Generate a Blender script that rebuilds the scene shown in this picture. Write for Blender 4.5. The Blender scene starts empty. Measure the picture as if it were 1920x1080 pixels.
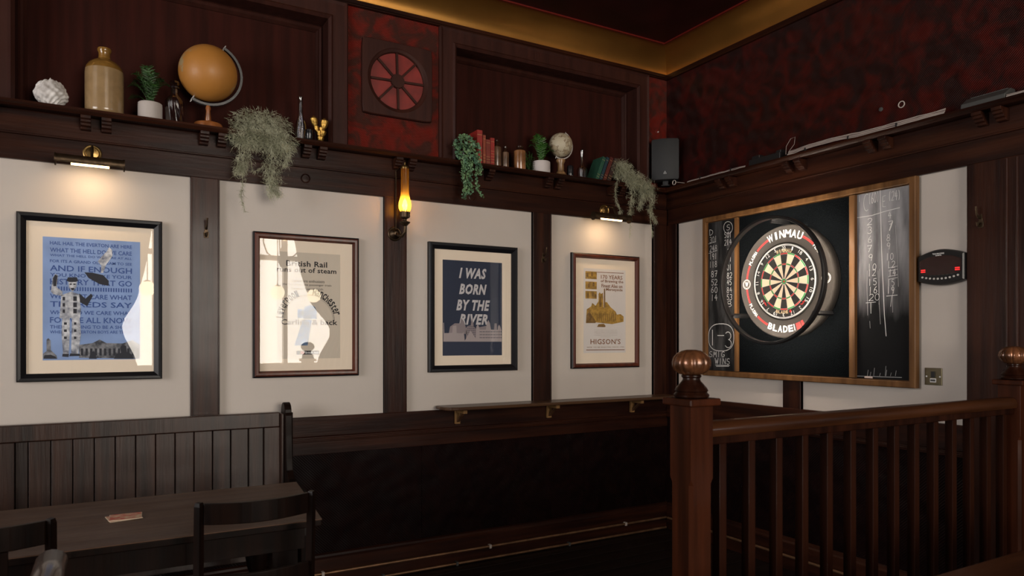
import bpy, bmesh, math, random
from mathutils import Vector, Matrix
S = bpy.context.scene
COL = S.collection
PI = math.pi
# ------------------------------------------------------------------ camera
FPX, CX, HY = 1330.0, 960.0, 634.0            # focal length in pixels, image centre, horizon
TH = math.atan((3285 - 960) / 1330.0)
CAM = (-3.5925, -3.9805, 1.393)
cd = bpy.data.cameras.new('camera'); cam = bpy.data.objects.new('camera', cd); COL.objects.link(cam)
cam.location = CAM; cam.rotation_euler = (PI / 2, 0, TH - PI / 2)
cd.sensor_width = 36; cd.lens = FPX / 1920 * 36; cd.shift_y = (HY - 540) / 1920
cd.dof.use_dof = True; cd.dof.focus_distance = 4.3; cd.dof.aperture_fstop = 5.0
S.camera = cam
# ------------------------------------------------------------------ world, light, exposure
w = bpy.data.worlds.new('world'); S.world = w; w.use_nodes = True
w.node_tree.nodes['Background'].inputs[0].default_value = (.8, .88, 1, 1)
w.node_tree.nodes['Background'].inputs[1].default_value = .25
S.view_settings.view_transform = 'Standard'; S.view_settings.look = 'None'
S.view_settings.gamma = 1; S.view_settings.use_curve_mapping = False
S.view_settings.exposure = 0.0

def area(name, loc, rot, sx, sy, power, col, spread=PI):
    l = bpy.data.lights.new(name, 'AREA'); l.shape = 'RECTANGLE'; l.size = sx; l.size_y = sy
    l.energy = power; l.color = col; l.spread = spread
    o = bpy.data.objects.new(name, l); o.location = loc; o.rotation_euler = rot; COL.objects.link(o); return o
# daylight behind the two real window openings of the room (rear wall and left-hand side wall)
area('rear_window_daylight', (-2.1, -7.45, 2.05), (PI / 2, 0, 0), 3.5, 2.3, 395, (1.0, .91, .80))
area('side_window_daylight', (-7.72, -2.9, 1.95), (PI / 2, 0, -PI / 2), 2.5, 2.1, 205, (1.0, .95, .92))

def lamp(name, loc, power, col, r=.02):
    l = bpy.data.lights.new(name, 'POINT'); l.energy = power; l.color = col; l.shadow_soft_size = r
    o = bpy.data.objects.new(name, l); o.location = loc; COL.objects.link(o); return o

# ------------------------------------------------------------------ survey: pixel of the photograph -> point on a real wall plane
def ray(px, py):
    R = (px - CX) / FPX
    return (R * math.sin(TH) + math.cos(TH), -R * math.cos(TH) + math.sin(TH), (HY - py) / FPX)
def atB(px, py, off=0.0):            # picture wall (plane y = -off): returns u = x, v = z
    r = ray(px, py); t = (-off - CAM[1]) / r[1]; return (CAM[0] + t * r[0], CAM[2] + t * r[2])
def atR(px, py, off=0.0):            # dart wall (plane x = -off): returns u = -y, v = z
    r = ray(px, py); t = (-off - CAM[0]) / r[0]; return (-(CAM[1] + t * r[1]), CAM[2] + t * r[2])
def TB(u, v, d): return (u, -d, v)
def TR(u, v, d): return (-d, -u, v)
def T0(x, y, z): return (x, y, z)

# ------------------------------------------------------------------ materials
def nmat(name):
    m = bpy.data.materials.new(name); m.use_nodes = True
    nt = m.node_tree; return m, nt, nt.nodes, nt.links, nt.nodes['Principled BSDF']
def mat(name, col, rough=.5, metal=0, var=0, scale=8, bump=0, bscale=60, coat=0, stretch=(1, 1, 1), col2=None, spec=.5, trans=0, sheen=0):
    m, nt, N, L, b = nmat(name)
    b.inputs['Base Color'].default_value = (*col, 1); b.inputs['Roughness'].default_value = rough
    b.inputs['Metallic'].default_value = metal; b.inputs['Coat Weight'].default_value = coat
    b.inputs['Coat Roughness'].default_value = .12
    b.inputs['Specular IOR Level'].default_value = spec; b.inputs['Transmission Weight'].default_value = trans
    if sheen: b.inputs['Sheen Weight'].default_value = sheen
    tc = N.new('ShaderNodeTexCoord'); mp = N.new('ShaderNodeMapping'); mp.inputs['Scale'].default_value = stretch
    L.new(tc.outputs['Object'], mp.inputs['Vector'])
    if var or col2:
        n = N.new('ShaderNodeTexNoise'); n.inputs['Scale'].default_value = scale; n.inputs['Detail'].default_value = 6
        L.new(mp.outputs[0], n.inputs['Vector'])
        rp = N.new('ShaderNodeValToRGB'); L.new(n.outputs['Fac'], rp.inputs[0])
        c2 = col2 or tuple(min(1, c * (1 + var)) for c in col); c1 = col if col2 else tuple(c * (1 - var) for c in col)
        rp.color_ramp.elements[0].color = (*c1, 1); rp.color_ramp.elements[1].color = (*c2, 1)
        rp.color_ramp.elements[0].position = .36; rp.color_ramp.elements[1].position = .66
        L.new(rp.outputs[0], b.inputs['Base Color'])
    if bump:
        n2 = N.new('ShaderNodeTexNoise'); n2.inputs['Scale'].default_value = bscale; n2.inputs['Detail'].default_value = 5
        L.new(mp.outputs[0], n2.inputs['Vector'])
        bp = N.new('ShaderNodeBump'); bp.inputs['Strength'].default_value = bump; bp.inputs['Distance'].default_value = .004
        L.new(n2.outputs['Fac'], bp.inputs['Height']); L.new(bp.outputs[0], b.inputs['Normal'])
    return m
def wood(name, c1, c2, rough=.35, axis='z', coat=.3, bump=.25, spec=.2):
    st = {'x': (.9, 14, 14), 'y': (14, .9, 14), 'z': (14, 14, .9)}[axis]
    m = mat(name, c1, rough, col2=c2, scale=1.6, bump=bump, bscale=5, stretch=st, coat=coat * .35, spec=spec)
    nt = m.node_tree; N, L = nt.nodes, nt.links; b = N['Principled BSDF']
    n = N.new('ShaderNodeTexNoise'); n.inputs['Scale'].default_value = 5; n.inputs['Detail'].default_value = 8
    tc = N.new('ShaderNodeTexCoord'); L.new(tc.outputs['Object'], n.inputs['Vector'])
    mr = N.new('ShaderNodeMapRange'); mr.inputs[3].default_value = rough * .75; mr.inputs[4].default_value = min(1, rough * 1.5)
    L.new(n.outputs['Fac'], mr.inputs[0]); L.new(mr.outputs[0], b.inputs['Roughness'])
    return m
def embossed(name, c1, c2, sc=1.0, rough=.4, strength=.8, pos=(.42, .60)):
    # moulded wallpaper: big scrolling leaf shapes, fine diagonal ribs between them
    m, nt, N, L, b = nmat(name)
    tc = N.new('ShaderNodeTexCoord'); mp = N.new('ShaderNodeMapping'); L.new(tc.outputs['Object'], mp.inputs['Vector'])
    n = N.new('ShaderNodeTexNoise'); n.inputs['Scale'].default_value = 5 * sc; n.inputs['Detail'].default_value = 5; n.inputs['Distortion'].default_value = 1.2
    v = N.new('ShaderNodeTexVoronoi'); v.inputs['Scale'].default_value = 11 * sc; v.feature = 'SMOOTH_F1'
    wv = N.new('ShaderNodeTexWave'); wv.inputs['Scale'].default_value = 34 * sc; wv.bands_direction = 'DIAGONAL'; wv.inputs['Distortion'].default_value = .6
    for k in (n, v, wv): L.new(mp.outputs[0], k.inputs['Vector'])
    rp = N.new('ShaderNodeValToRGB'); L.new(n.outputs['Fac'], rp.inputs[0])
    rp.color_ramp.elements[0].color = (*c1, 1); rp.color_ramp.elements[1].color = (*c2, 1)
    rp.color_ramp.elements[0].position, rp.color_ramp.elements[1].position = pos
    L.new(rp.outputs[0], b.inputs['Base Color']); b.inputs['Roughness'].default_value = rough; b.inputs['Specular IOR Level'].default_value = .13
    m1 = N.new('ShaderNodeMath'); m1.operation = 'MULTIPLY'; L.new(wv.outputs['Fac'], m1.inputs[0]); L.new(n.outputs['Fac'], m1.inputs[1])
    m2 = N.new('ShaderNodeMath'); m2.operation = 'MULTIPLY_ADD'; L.new(v.outputs['Distance'], m2.inputs[0]); m2.inputs[1].default_value = 2.0; L.new(m1.outputs[0], m2.inputs[2])
    bp = N.new('ShaderNodeBump'); bp.inputs['Strength'].default_value = strength; bp.inputs['Distance'].default_value = .006
    L.new(m2.outputs[0], bp.inputs['Height']); L.new(bp.outputs[0], b.inputs['Normal'])
    return m
def emit(name, col, s):
    m, nt, N, L, b = nmat(name); b.inputs['Base Color'].default_value = (*col, 1)
    b.inputs['Emission Color'].default_value = (*col, 1); b.inputs['Emission Strength'].default_value = s; return m
def glassmat(name, tint=(1, 1, 1), ior=1.5, rough=0.0):
    m, nt, N, L, b = nmat(name); N.remove(b)
    t = N.new('ShaderNodeBsdfTransparent'); t.inputs[0].default_value = (*tint, 1)
    g = N.new('ShaderNodeBsdfGlossy'); g.inputs['Roughness'].default_value = rough
    fr = N.new('ShaderNodeFresnel'); fr.inputs[0].default_value = ior
    mx = N.new('ShaderNodeMixShader'); ge = N.new('ShaderNodeNewGeometry'); iv = N.new('ShaderNodeMath'); iv.operation = 'SUBTRACT'; iv.inputs[0].default_value = 1; L.new(ge.outputs['Backfacing'], iv.inputs[1])
    ml = N.new('ShaderNodeMath'); ml.operation = 'MULTIPLY'; L.new(fr.outputs[0], ml.inputs[0]); L.new(iv.outputs[0], ml.inputs[1]); L.new(ml.outputs[0], mx.inputs[0]); L.new(t.outputs[0], mx.inputs[1]); L.new(g.outputs[0], mx.inputs[2])
    L.new(mx.outputs[0], N['Material Output'].inputs[0]); return m

M = {}
M['white'] = mat('cream_paint', (.53, .475, .43), .6, var=.02, scale=3, bump=.05)
DK, DK2 = (.013, .0040, .0026), (.036, .0105, .0048)
M['woodz'] = wood('mahogany_vertical', DK, DK2, .33, 'z')
M['woodx'] = wood('mahogany_lengthwise', DK, DK2, .35, 'x', spec=.14)
M['woody'] = wood('mahogany_crosswise', DK, DK2, .33, 'y')
M['panelwood'] = wood('red_brown_panel', (.024, .0070, .0050), (.040, .0098, .0068), .6, 'z', coat=0, bump=.1, spec=.06)
M['trimwood'] = wood('red_brown_moulding', (.030, .0098, .0072), (.046, .0145, .0100), .45, 'z', coat=.1, spec=.16)
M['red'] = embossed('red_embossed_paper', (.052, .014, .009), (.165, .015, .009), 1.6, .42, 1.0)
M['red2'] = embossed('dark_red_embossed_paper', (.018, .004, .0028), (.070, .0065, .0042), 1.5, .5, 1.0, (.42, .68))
M['ventred'] = mat('vent_red_back', (.20, .016, .011), .5, var=.25, scale=9)
M['linc'] = embossed('dark_embossed_dado_paper', (.0055, .0022, .0022), (.0095, .0035, .0032), 1.2, .36, .8)
M['gold'] = mat('gold_cove_paint', (.46, .22, .05), .36, metal=.85, var=.12, scale=3, bump=.05)
M['ceil'] = mat('oxblood_ceiling', (.020, .003, .003), .35, var=.3, scale=4)
M['ceilred'] = mat('red_ceiling_bead', (.13, .010, .006), .4)
M['floor'] = wood('dark_floor_board', (.010, .006, .005), (.020, .011, .009), .4, 'x', coat=.1)
M['brass'] = mat('aged_brass', (.30, .19, .07), .35, metal=1, var=.3, scale=30)
M['darkbrass'] = mat('dark_bronze', (.075, .05, .03), .42, metal=.9, var=.3, scale=40, bump=.2)
M['pipe'] = mat('tarnished_copper', (.24, .13, .07), .45, metal=.7, var=.3, scale=10)
M['black'] = mat('black_plastic', (.010, .010, .011), .45)
M['blackframe'] = mat('black_frame_lacquer', (.006, .006, .008), .35, spec=.25)
M['redframe'] = wood('mahogany_frame', (.060, .016, .009), (.115, .028, .014), .3, 'z', coat=.4, bump=.05)
M['mount'] = mat('cream_mount', (.86, .74, .60), .8)
M['glass'] = glassmat('picture_glass', ior=1.58)
M['clear'] = glassmat('clear_glass', (.80, .79, .80), 2.6, .06)
M['bench'] = wood('black_brown_bench', (.012, .006, .0045), (.038, .016, .010), .34, 'z', coat=1.0, bump=.3, spec=.4)
M['table'] = wood('worn_table_top', (.060, .031, .020), (.084, .047, .030), .5, 'x', coat=.1, spec=.15)
M['chair'] = wood('near_black_chair', (.0035, .0020, .0016), (.009, .0038, .0024), .38, 'z', coat=.1, spec=.07)
M['rail'] = wood('red_brown_handrail', (.020, .0065, .0026), (.052, .0175, .0062), .32, 'x', coat=.4, spec=.15)
M['newel'] = wood('red_brown_newel', (.021, .0058, .0022), (.050, .0125, .0045), .36, 'z', coat=.2, bump=.15, spec=.10)
M['bal'] = wood('dark_baluster', (.009, .0027, .0014), (.023, .0068, .0032), .3, 'z', coat=.3, spec=.10)
M['finial'] = mat('bronzed_wood', (.16, .062, .026), .27, metal=.45, var=.5, scale=24, bump=.6, bscale=45, coat=.4)
M['oak'] = wood('golden_stained_pine', (.082, .035, .011), (.165, .078, .028), .45, 'z', coat=.1)
M['oakx'] = wood('golden_stained_pine_flat', (.060, .027, .010), (.125, .058, .022), .45, 'y', coat=.1)
M['ledge'] = wood('brown_ledge_board', (.050, .024, .013), (.088, .043, .021), .32, 'x', coat=.4)
M['ledgebr'] = wood('amber_bracket', (.17, .09, .032), (.25, .13, .05), .5, 'z', coat=0)
M['felt'] = mat('black_carpet_felt', (.0035, .0045, .0055), .95, var=.5, scale=160, bump=.9, bscale=240, spec=.03)
M['chalk'] = mat('chalk', (.62, .62, .62), .9)
M['chalkdim'] = mat('faint_chalk', (.30, .30, .31), .9)

# ------------------------------------------------------------------ mesh builder
ORG = {}
class MB:
    def __init__(s, T=T0): s.v = []; s.f = []; s.m = []; s.T = T; s.mi = 0
    def add(s, vs, fs):
        n = len(s.v); s.v += [s.T(*p) for p in vs]; s.f += [tuple(i + n for i in f) for f in fs]; s.m += [s.mi] * len(fs); return s
    def box(s, a0, a1, b0, b1, c0, c1):
        return s.add([(a0, b0, c0), (a1, b0, c0), (a1, b1, c0), (a0, b1, c0), (a0, b0, c1), (a1, b0, c1), (a1, b1, c1), (a0, b1, c1)],
                     [(0, 3, 2, 1), (4, 5, 6, 7), (0, 1, 5, 4), (1, 2, 6, 5), (2, 3, 7, 6), (3, 0, 4, 7)])
    def prism(s, poly, c0, c1):      # polygon in (a, b), extruded along c
        n = len(poly); vs = [(p[0], p[1], c0) for p in poly] + [(p[0], p[1], c1) for p in poly]
        return s.add(vs, [tuple(range(n))[::-1], tuple(range(n, 2 * n))] + [(i, (i + 1) % n, n + (i + 1) % n, n + i) for i in range(n)])
    def prismA(s, poly, a0, a1):     # polygon in (b, c), extruded along a
        n = len(poly); vs = [(a0, p[0], p[1]) for p in poly] + [(a1, p[0], p[1]) for p in poly]
        return s.add(vs, [tuple(range(n))[::-1], tuple(range(n, 2 * n))] + [(i, (i + 1) % n, n + (i + 1) % n, n + i) for i in range(n)])
    def prismB(s, poly, b0, b1):     # polygon in (a, c), extruded along b
        n = len(poly); vs = [(p[0], b0, p[1]) for p in poly] + [(p[0], b1, p[1]) for p in poly]
        return s.add(vs, [tuple(range(n))[::-1], tuple(range(n, 2 * n))] + [(i, (i + 1) % n, n + (i + 1) % n, n + i) for i in range(n)])
    def ring(s, prof, c, ax='c', seg=24, mod=None, caps=True):
        # lathe: prof = [(radius, height)], about axis a / b / c through c
        vs = []; fs = []
        for j, (r, h) in enumerate(prof):
            for i in range(seg):
                t = 2 * PI * i / seg; rr = r * (mod(t, j) if mod else 1)
                p, q = rr * math.cos(t), rr * math.sin(t)
                vs.append({'c': (c[0] + p, c[1] + q, c[2] + h), 'a': (c[0] + h, c[1] + p, c[2] + q), 'b': (c[0] + p, c[1] + h, c[2] + q)}[ax])
        for j in range(len(prof) - 1):
            for i in range(seg):
                k = (i + 1) % seg; fs.append((j * seg + i, j * seg + k, (j + 1) * seg + k, (j + 1) * seg + i))
        if caps:
            fs.append(tuple(range(seg))[::-1]); fs.append(tuple(range((len(prof) - 1) * seg, len(prof) * seg)))
        return s.add(vs, fs)
    def tube(s, path, r, seg=8, caps=True, flat=1.0):
        P = [Vector(p) for p in path]; vs = []; fs = []; up = Vector((0, 0, 1)); nrm = None
        for i, p in enumerate(P):
            t = (P[min(i + 1, len(P) - 1)] - P[max(i - 1, 0)]).normalized()
            if nrm is None: nrm = t.cross(up if abs(t.z) < .9 else Vector((1, 0, 0))).normalized()
            nrm = (nrm - t * nrm.dot(t)).normalized(); bn = t.cross(nrm)
            rr = r[i] if isinstance(r, (list, tuple)) else r
            for k in range(seg):
                a = 2 * PI * k / seg; vs.append(tuple(p + nrm * (rr * math.cos(a)) + bn * (rr * flat * math.sin(a))))
        for j in range(len(P) - 1):
            for k in range(seg):
                q = (k + 1) % seg; fs.append((j * seg + k, j * seg + q, (j + 1) * seg + q, (j + 1) * seg + k))
        if caps: fs.append(tuple(range(seg))[::-1]); fs.append(tuple(range((len(P) - 1) * seg, len(P) * seg)))
        return s.add(vs, fs)
    def sweep(s, a0, a1, b0, b1, prof):   # mitred moulding round a rectangle; prof = [(inset, proud)]
        n = len(prof); vs = []
        for (ca, cb, sa, sb) in ((a0, b0, 1, 1), (a1, b0, -1, 1), (a1, b1, -1, -1), (a0, b1, 1, -1)):
            for (i, d) in prof: vs.append((ca + sa * i, cb + sb * i, d))
        fs = []
        for c in range(4):
            e = (c + 1) % 4
            for k in range(n):
                l = (k + 1) % n; fs.append((c * n + k, e * n + k, e * n + l, c * n + l))
        return s.add(vs, fs)
    def ribbon(s, pts, wd, d):            # flat stroke in the (a, b) plane at height d
        for i in range(len(pts) - 1):
            (x0, y0), (x1, y1) = pts[i], pts[i + 1]; L_ = math.hypot(x1 - x0, y1 - y0) or 1e-6
            nx, ny = -(y1 - y0) / L_ * wd / 2, (x1 - x0) / L_ * wd / 2; ex_, ey_ = (x1 - x0) / L_ * wd * .3, (y1 - y0) / L_ * wd * .3
            s.add([(x0 + nx - ex_, y0 + ny - ey_, d), (x0 - nx - ex_, y0 - ny - ey_, d), (x1 - nx + ex_, y1 - ny + ey_, d), (x1 + nx + ex_, y1 + ny + ey_, d)], [(0, 1, 2, 3)])
        return s
    def flat(s, poly, d): return s.add([(p[0], p[1], d) for p in poly], [tuple(range(len(poly)))])
    def build(s, name, m, parent=None, bevel=0, smooth=False, kind=None, label=None, cat=None, group=None, org=None, recalc=True):
        me = bpy.data.meshes.new(name); o = bpy.data.objects.new(name, me); COL.objects.link(o)
        if parent is not None: og = ORG[parent.name]; o.parent = parent
        elif org is not None: og = Vector(org); o.location = og
        else:
            lo = [min(p[i] for p in s.v) for i in range(3)]; hi = [max(p[i] for p in s.v) for i in range(3)]
            og = Vector(((lo[0] + hi[0]) / 2, (lo[1] + hi[1]) / 2, lo[2])); o.location = og
        ORG[o.name] = og
        me.from_pydata([(p[0] - og[0], p[1] - og[1], p[2] - og[2]) for p in s.v], [], s.f)
        for k in (m if isinstance(m, (list, tuple)) else [m]): me.materials.append(M[k] if isinstance(k, str) else k)
        if any(s.m): me.polygons.foreach_set('material_index', s.m)
        if recalc:
            bm = bmesh.new(); bm.from_mesh(me); bmesh.ops.recalc_face_normals(bm, faces=bm.faces); bm.to_mesh(me); bm.free()
        if smooth:
            me.polygons.foreach_set('use_smooth', [True] * len(me.polygons)); me.set_sharp_from_angle(angle=math.radians(38))
        if bevel:
            b = o.modifiers.new('bevel', 'BEVEL'); b.width = bevel; b.segments = 2; b.limit_method = 'ANGLE'
        tag(o, label, cat, group, kind); return o
def tag(o, label=None, cat=None, group=None, kind=None):
    for k, v in (('label', label), ('category', cat), ('group', group), ('kind', kind)):
        if v: o[k] = v
    return o
def thing(name, label, cat, loc, group=None, kind=None):
    o = bpy.data.objects.new(name, None); COL.objects.link(o); o.location = loc; o.empty_display_size = .05
    ORG[o.name] = Vector(loc); return tag(o, label, cat, group, kind)
def dup(root, loc, label=None, group=None, rotz=None):
    r = root.copy(); COL.objects.link(r); r.location = loc
    if rotz is not None: r.rotation_euler = (0, 0, rotz)
    if label: r['label'] = label
    if group: r['group'] = group
    for ch in list(root.children):
        c = ch.copy(); COL.objects.link(c); c.parent = r
        for g in ch.children:
            d = g.copy(); COL.objects.link(d); d.parent = c
    return r
def clone(o, parent, off):            # one more alike piece of the same thing, sharing its mesh
    c = o.copy(); COL.objects.link(c); c.parent = parent; c.location = Vector(o.location) + Vector(off); return c

# ------------------------------------------------------------------ lettering
FC = {}
def glyphs(txt, bold=0, shear=0, sp=1.0):
    key = (txt, bold, shear, sp)
    if key in FC: return FC[key]
    c = bpy.data.curves.new('t', 'FONT'); c.body = txt; c.offset = bold; c.shear = shear; c.resolution_u = 2; c.space_character = sp
    o = bpy.data.objects.new('t', c); me = o.to_mesh()
    v = [tuple(p.co) for p in me.vertices]; f = [tuple(p.vertices) for p in me.polygons]; o.to_mesh_clear(); bpy.data.objects.remove(o)
    if not v: v = [(0, 0, 0), (1, 0, 0), (0, 1, 0)]; f = [(0, 1, 2)]
    x0 = min(p[0] for p in v); x1 = max(p[0] for p in v); y0 = min(p[1] for p in v); y1 = max(p[1] for p in v)
    r = ([((p[0] - x0) / (x1 - x0), (p[1] - y0) / (y1 - y0)) for p in v], f, (x1 - x0) / (y1 - y0)); FC[key] = r; return r
def put(mb, txt, u0, u1, v0, v1, d, **k):
    v, f, a = glyphs(txt, **k); mb.add([(u0 + p[0] * (u1 - u0), v0 + p[1] * (v1 - v0), d) for p in v], f)
def put_arc(mb, txt, cu, cv, r, a_mid, span, h, d, down=False, **k):
    n = len(txt)
    for i, ch in enumerate(txt):
        if ch == ' ': continue
        t = a_mid + (span * ((i + .5) / n - .5)) * (1 if down else -1)
        v, f, a = glyphs(ch, **k); wd = abs(span) * r / n * .86
        if ch in 'I1': wd *= .40
        if ch in 'MW': wd *= 1.12
        ux, uy = (-math.sin(t), math.cos(t)) if down else (math.sin(t), -math.cos(t)); ox, oy = (-math.cos(t), -math.sin(t)) if down else (math.cos(t), math.sin(t))
        mb.add([(cu + r * math.cos(t) + ux * (p[0] - .5) * wd + ox * (p[1] - .5) * h, cv + r * math.sin(t) + uy * (p[0] - .5) * wd + oy * (p[1] - .5) * h, d) for p in v], f)

# ================================================================== THE SETTING
ZC = 3.455; XL, XR, YR, YC = -7.6, 3.9, -7.2, -2.75     # ceiling, side walls, rear wall, end of the dart wall
floor = MB().box(XL, XR, YR, 0, -.2, -.02).build('floor', 'floor', kind='structure', label='dark wooden board floor of the bar room', cat='floor')
p0 = MB().box(XL, XR, -.1385, -.0015, -.02, 0).build('plank', 'floor', floor, bevel=.002)
for k in range(1, 52): clone(p0, floor, (0, -.14 * k, 0))
ceil = MB().box(XL, XR, YR, 0, ZC, ZC + .15).build('ceiling', 'ceil', kind='structure', label='dark oxblood red painted ceiling', cat='ceiling')

# ---- picture wall (left)
wl = MB(TB).box(XL - .2, .2, -.2, ZC, -.3, -.125).build('wall_left', 'panelwood', kind='structure', label='wall with four framed pictures, dark timber posts and panels', cat='wall')
posts = [(-7.29, -7.153), (-6.265, -6.128), (-5.24, -5.103), (-4.215, -4.078), (-3.217, -3.080), (-2.185, -2.047), (-1.170, -1.027), (-.143, 0)]
edges = [XL] + [e for p in posts for e in p]
for i in range(0, 16, 2):
    MB(TB).box(edges[i] - .004, edges[i + 1] + .004, .94, 2.23, -.124, 0).build('painted_panel', 'white', wl)
for a, b in posts:
    m = MB(TB).box(a, b, .955, 2.219, -.02, .02).box(a, a + .008, .955, 2.219, .0, .026).box(b - .008, b, .955, 2.219, .0, .026)
    m.build('timber_post', 'woodz', wl, bevel=.002)
MB(TB).box(XL, 0, 2.218, 2.337, -.03, .021).build('fascia_board', 'woodx', wl, bevel=.003)
MB(TB).box(XL, 0, 2.338, 2.445, -.03, .032).box(XL, 0, 2.331, 2.341, .0, .036).build('fascia_board', 'woodx', wl, bevel=.003)
for u, v in ((-2.639, 2.273), (-1.615, 2.273)):
    MB(TB).ring([(.026, 0), (.026, .006), (.021, .008), (.019, .004), (.001, .005)], (u, v, .0205), seg=20).build('round_plug', 'woodx', wl, smooth=True)
# red bay, red end strip
for a, b in ((-2.398, -1.832), (-.180, 0)):
    MB(TB).box(a, b, 2.44, 3.33, -.124, 0).build('embossed_paper', 'red', wl)
def bay(a, b, top):
    MB(TB).sweep(a, b, 2.345, top, [(0, -.124), (0, .012), (.010, .026), (.024, .018), (.088, .018), (.100, .030), (.115, .016), (.117, -.124)]).build('bay_frame', 'trimwood', wl)
    MB(TB).box(a + .1, b - .1, 2.44, top - .1, -.124, -.118).build('bay_panel', 'panelwood', wl)
    MB(TB).sweep(a + .117, b - .117, 2.462, top - .117, [(0, -.12), (0, -.096), (.010, -.088), (.020, -.098), (.026, -.094), (.036, -.112), (.036, -.12)]).build('bead_moulding', 'trimwood', wl)
bay(-4.072, -2.397, 3.300); bay(-1.833, -.179, 3.300); bay(-6.4, -4.72, 3.300)
MB(TB).box(XL, -6.4, 2.44, 3.33, -.124, 0).box(-4.72, -4.072, 2.44, 3.33, -.124, 0).build('embossed_paper', 'red', wl)
MB(TB).box(XL, 0, 3.292, 3.325, -.12, .022).box(XL, 0, 3.30, 3.312, 0, .03).build('top_moulding', 'woodx', wl)
# dado
MB(TB).box(XL, 0, .846, .956, -.12, .024).box(XL, 0, .818, .846, -.12, .03).box(XL, 0, .826, .838, 0, .038).build('dado_board', 'woodx', wl, bevel=.003)
us = [XL, -6.4, -5.2, -4.0, -2.8, -1.945, -.75, 0]
for i in range(7): MB(TB).box(us[i] + .001, us[i + 1] - .001, .14, .82, -.12, 0.004).build('embossed_dado_panel', 'linc', wl)
MB(TB).box(XL, 0, .745, .82, 0, .010).build('dado_board', 'woodx', wl, bevel=.002)
MB(TB).prismA([(0, -.12), (0, .028), (.16, .028), (.170, .020), (.182, .018), (.188, .006), (.188, -.12)], XL, 0).build('baseboard_left', 'woodx', kind='structure', label='dark skirting board under the picture wall', cat='skirting board')

# ---- dart wall (right); u = -y
wr = MB(TR).box(-.0, 2.75, -.2, ZC, -.3, -.125).build('wall_right', 'panelwood', kind='structure', label='wall with the dartboard, red embossed paper above', cat='wall')
for a, b in ((.122, 1.058), (1.177, 2.126)): MB(TR).box(a, b, .94, 2.23, -.124, 0).build('painted_panel', 'white', wr)
for a, b in ((0.024, .129), (1.052, 1.183)):
    MB(TR).box(a, b, .962, 2.219, -.02, .02).box(b - .008, b, .962, 2.219, 0, .026).build('timber_post', 'woodz', wr, bevel=.002)
m = MB(TR).box(2.12, 2.75, 0, 2.219, -.12, .03)
m.build('pilaster', 'woodz', wr, bevel=.003)
for u in (2.296, 2.338, 2.40, 2.55): MB(TR).tube([(u, 1.2, .034), (u, 2.21, .034)], .006, 8).build('bead', 'woodz', wr, smooth=True)
MB(TR).box(.034, 2.75, 2.218, 2.337, -.03, .021).build('fascia_board', 'woody', wr, bevel=.003)
MB(TR).box(.034, 2.75, 2.338, 2.445, -.03, .032).box(.04, 2.75, 2.331, 2.341, 0, .036).build('fascia_board', 'woody', wr, bevel=.003)
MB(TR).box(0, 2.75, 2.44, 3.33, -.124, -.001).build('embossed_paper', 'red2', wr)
MB(TR).box(.0, 2.75, 3.290, 3.325, -.12, .018).build('top_moulding', 'woody', wr)
MB(TR).box(.026, 2.12, .846, .972, -.12, .024).box(.026, 2.12, .818, .846, -.12, .03).box(.03, 2.12, .826, .838, 0, .038).build('dado_board', 'woody', wr, bevel=.003)
MB(TR).box(.0, 2.12, .14, .82, -.12, .003).build('embossed_dado_panel', 'linc', wr)
MB(TR).prismA([(0, -.12), (0, .028), (.16, .028), (.170, .020), (.182, .018), (.188, .006), (.188, -.12)], .029, 2.12).build('baseboard_right', 'woody', kind='structure', label='dark skirting board under the dartboard wall', cat='skirting board')

# ---- high shelf running round both walls, with paired notched brackets
def shelf_prof(): return [(2.440, -.02), (2.440, .062), (2.428, .060), (2.424, .070), (2.432, .082), (2.442, .090), (2.446, .104), (2.452, .112), (2.458, .120), (2.465, .118), (2.465, -.119)]
def brk(T, u):
    return MB(T).prismA([(2.4385, .0325), (2.4385, .108), (2.424, .108), (2.420, .096), (2.410, .096), (2.406, .082), (2.396, .082), (2.392, .064), (2.382, .060), (2.380, .0325)], u, u + .042)
sb = MB(TB); n = 11
pr = [(2.4455, -.115), (2.4455, .078), (2.440, .084), (2.440, .104), (2.448, .112), (2.454, .122), (2.465, .120), (2.465, -.115)]
vs = [(XL, p[0], p[1]) for p in pr] + [(-max(p[1], -.0), p[0], p[1]) for p in pr]; k = len(pr)
sb.add(vs, [tuple(range(k)), tuple(range(k, 2 * k))] + [(i, (i + 1) % k, k + (i + 1) % k, k + i) for i in range(k)])
sh1 = sb.build('trim_1', 'woodx', kind='structure', label='long dark shelf above the four framed pictures', cat='shelf')
for u in (-4.695, -4.175, -3.676, -3.16, -2.645, -2.12, -1.60, -1.082, -.56):
    brk(TB, u - .021).build('shelf_bracket', 'woodz', sh1, bevel=.0015); brk(TB, u + .064).build('shelf_bracket', 'woodz', sh1, bevel=.0015)
sb = MB(TR)
vs = [(max(p[1], .0), p[0], p[1]) for p in pr] + [(2.75, p[0], p[1]) for p in pr]
sb.add(vs, [tuple(range(k)), tuple(range(k, 2 * k))] + [(i, (i + 1) % k, k + (i + 1) % k, k + i) for i in range(k)])
sh2 = sb.build('trim_2', 'woody', kind='structure', label='dark shelf above the dartboard carrying cables', cat='shelf')
for u in (.60, 1.13, 1.655, 2.20):
    brk(TR, u - .021).build('shelf_bracket', 'woodz', sh2, bevel=.0015); brk(TR, u + .064).build('shelf_bracket', 'woodz', sh2, bevel=.0015)

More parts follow.
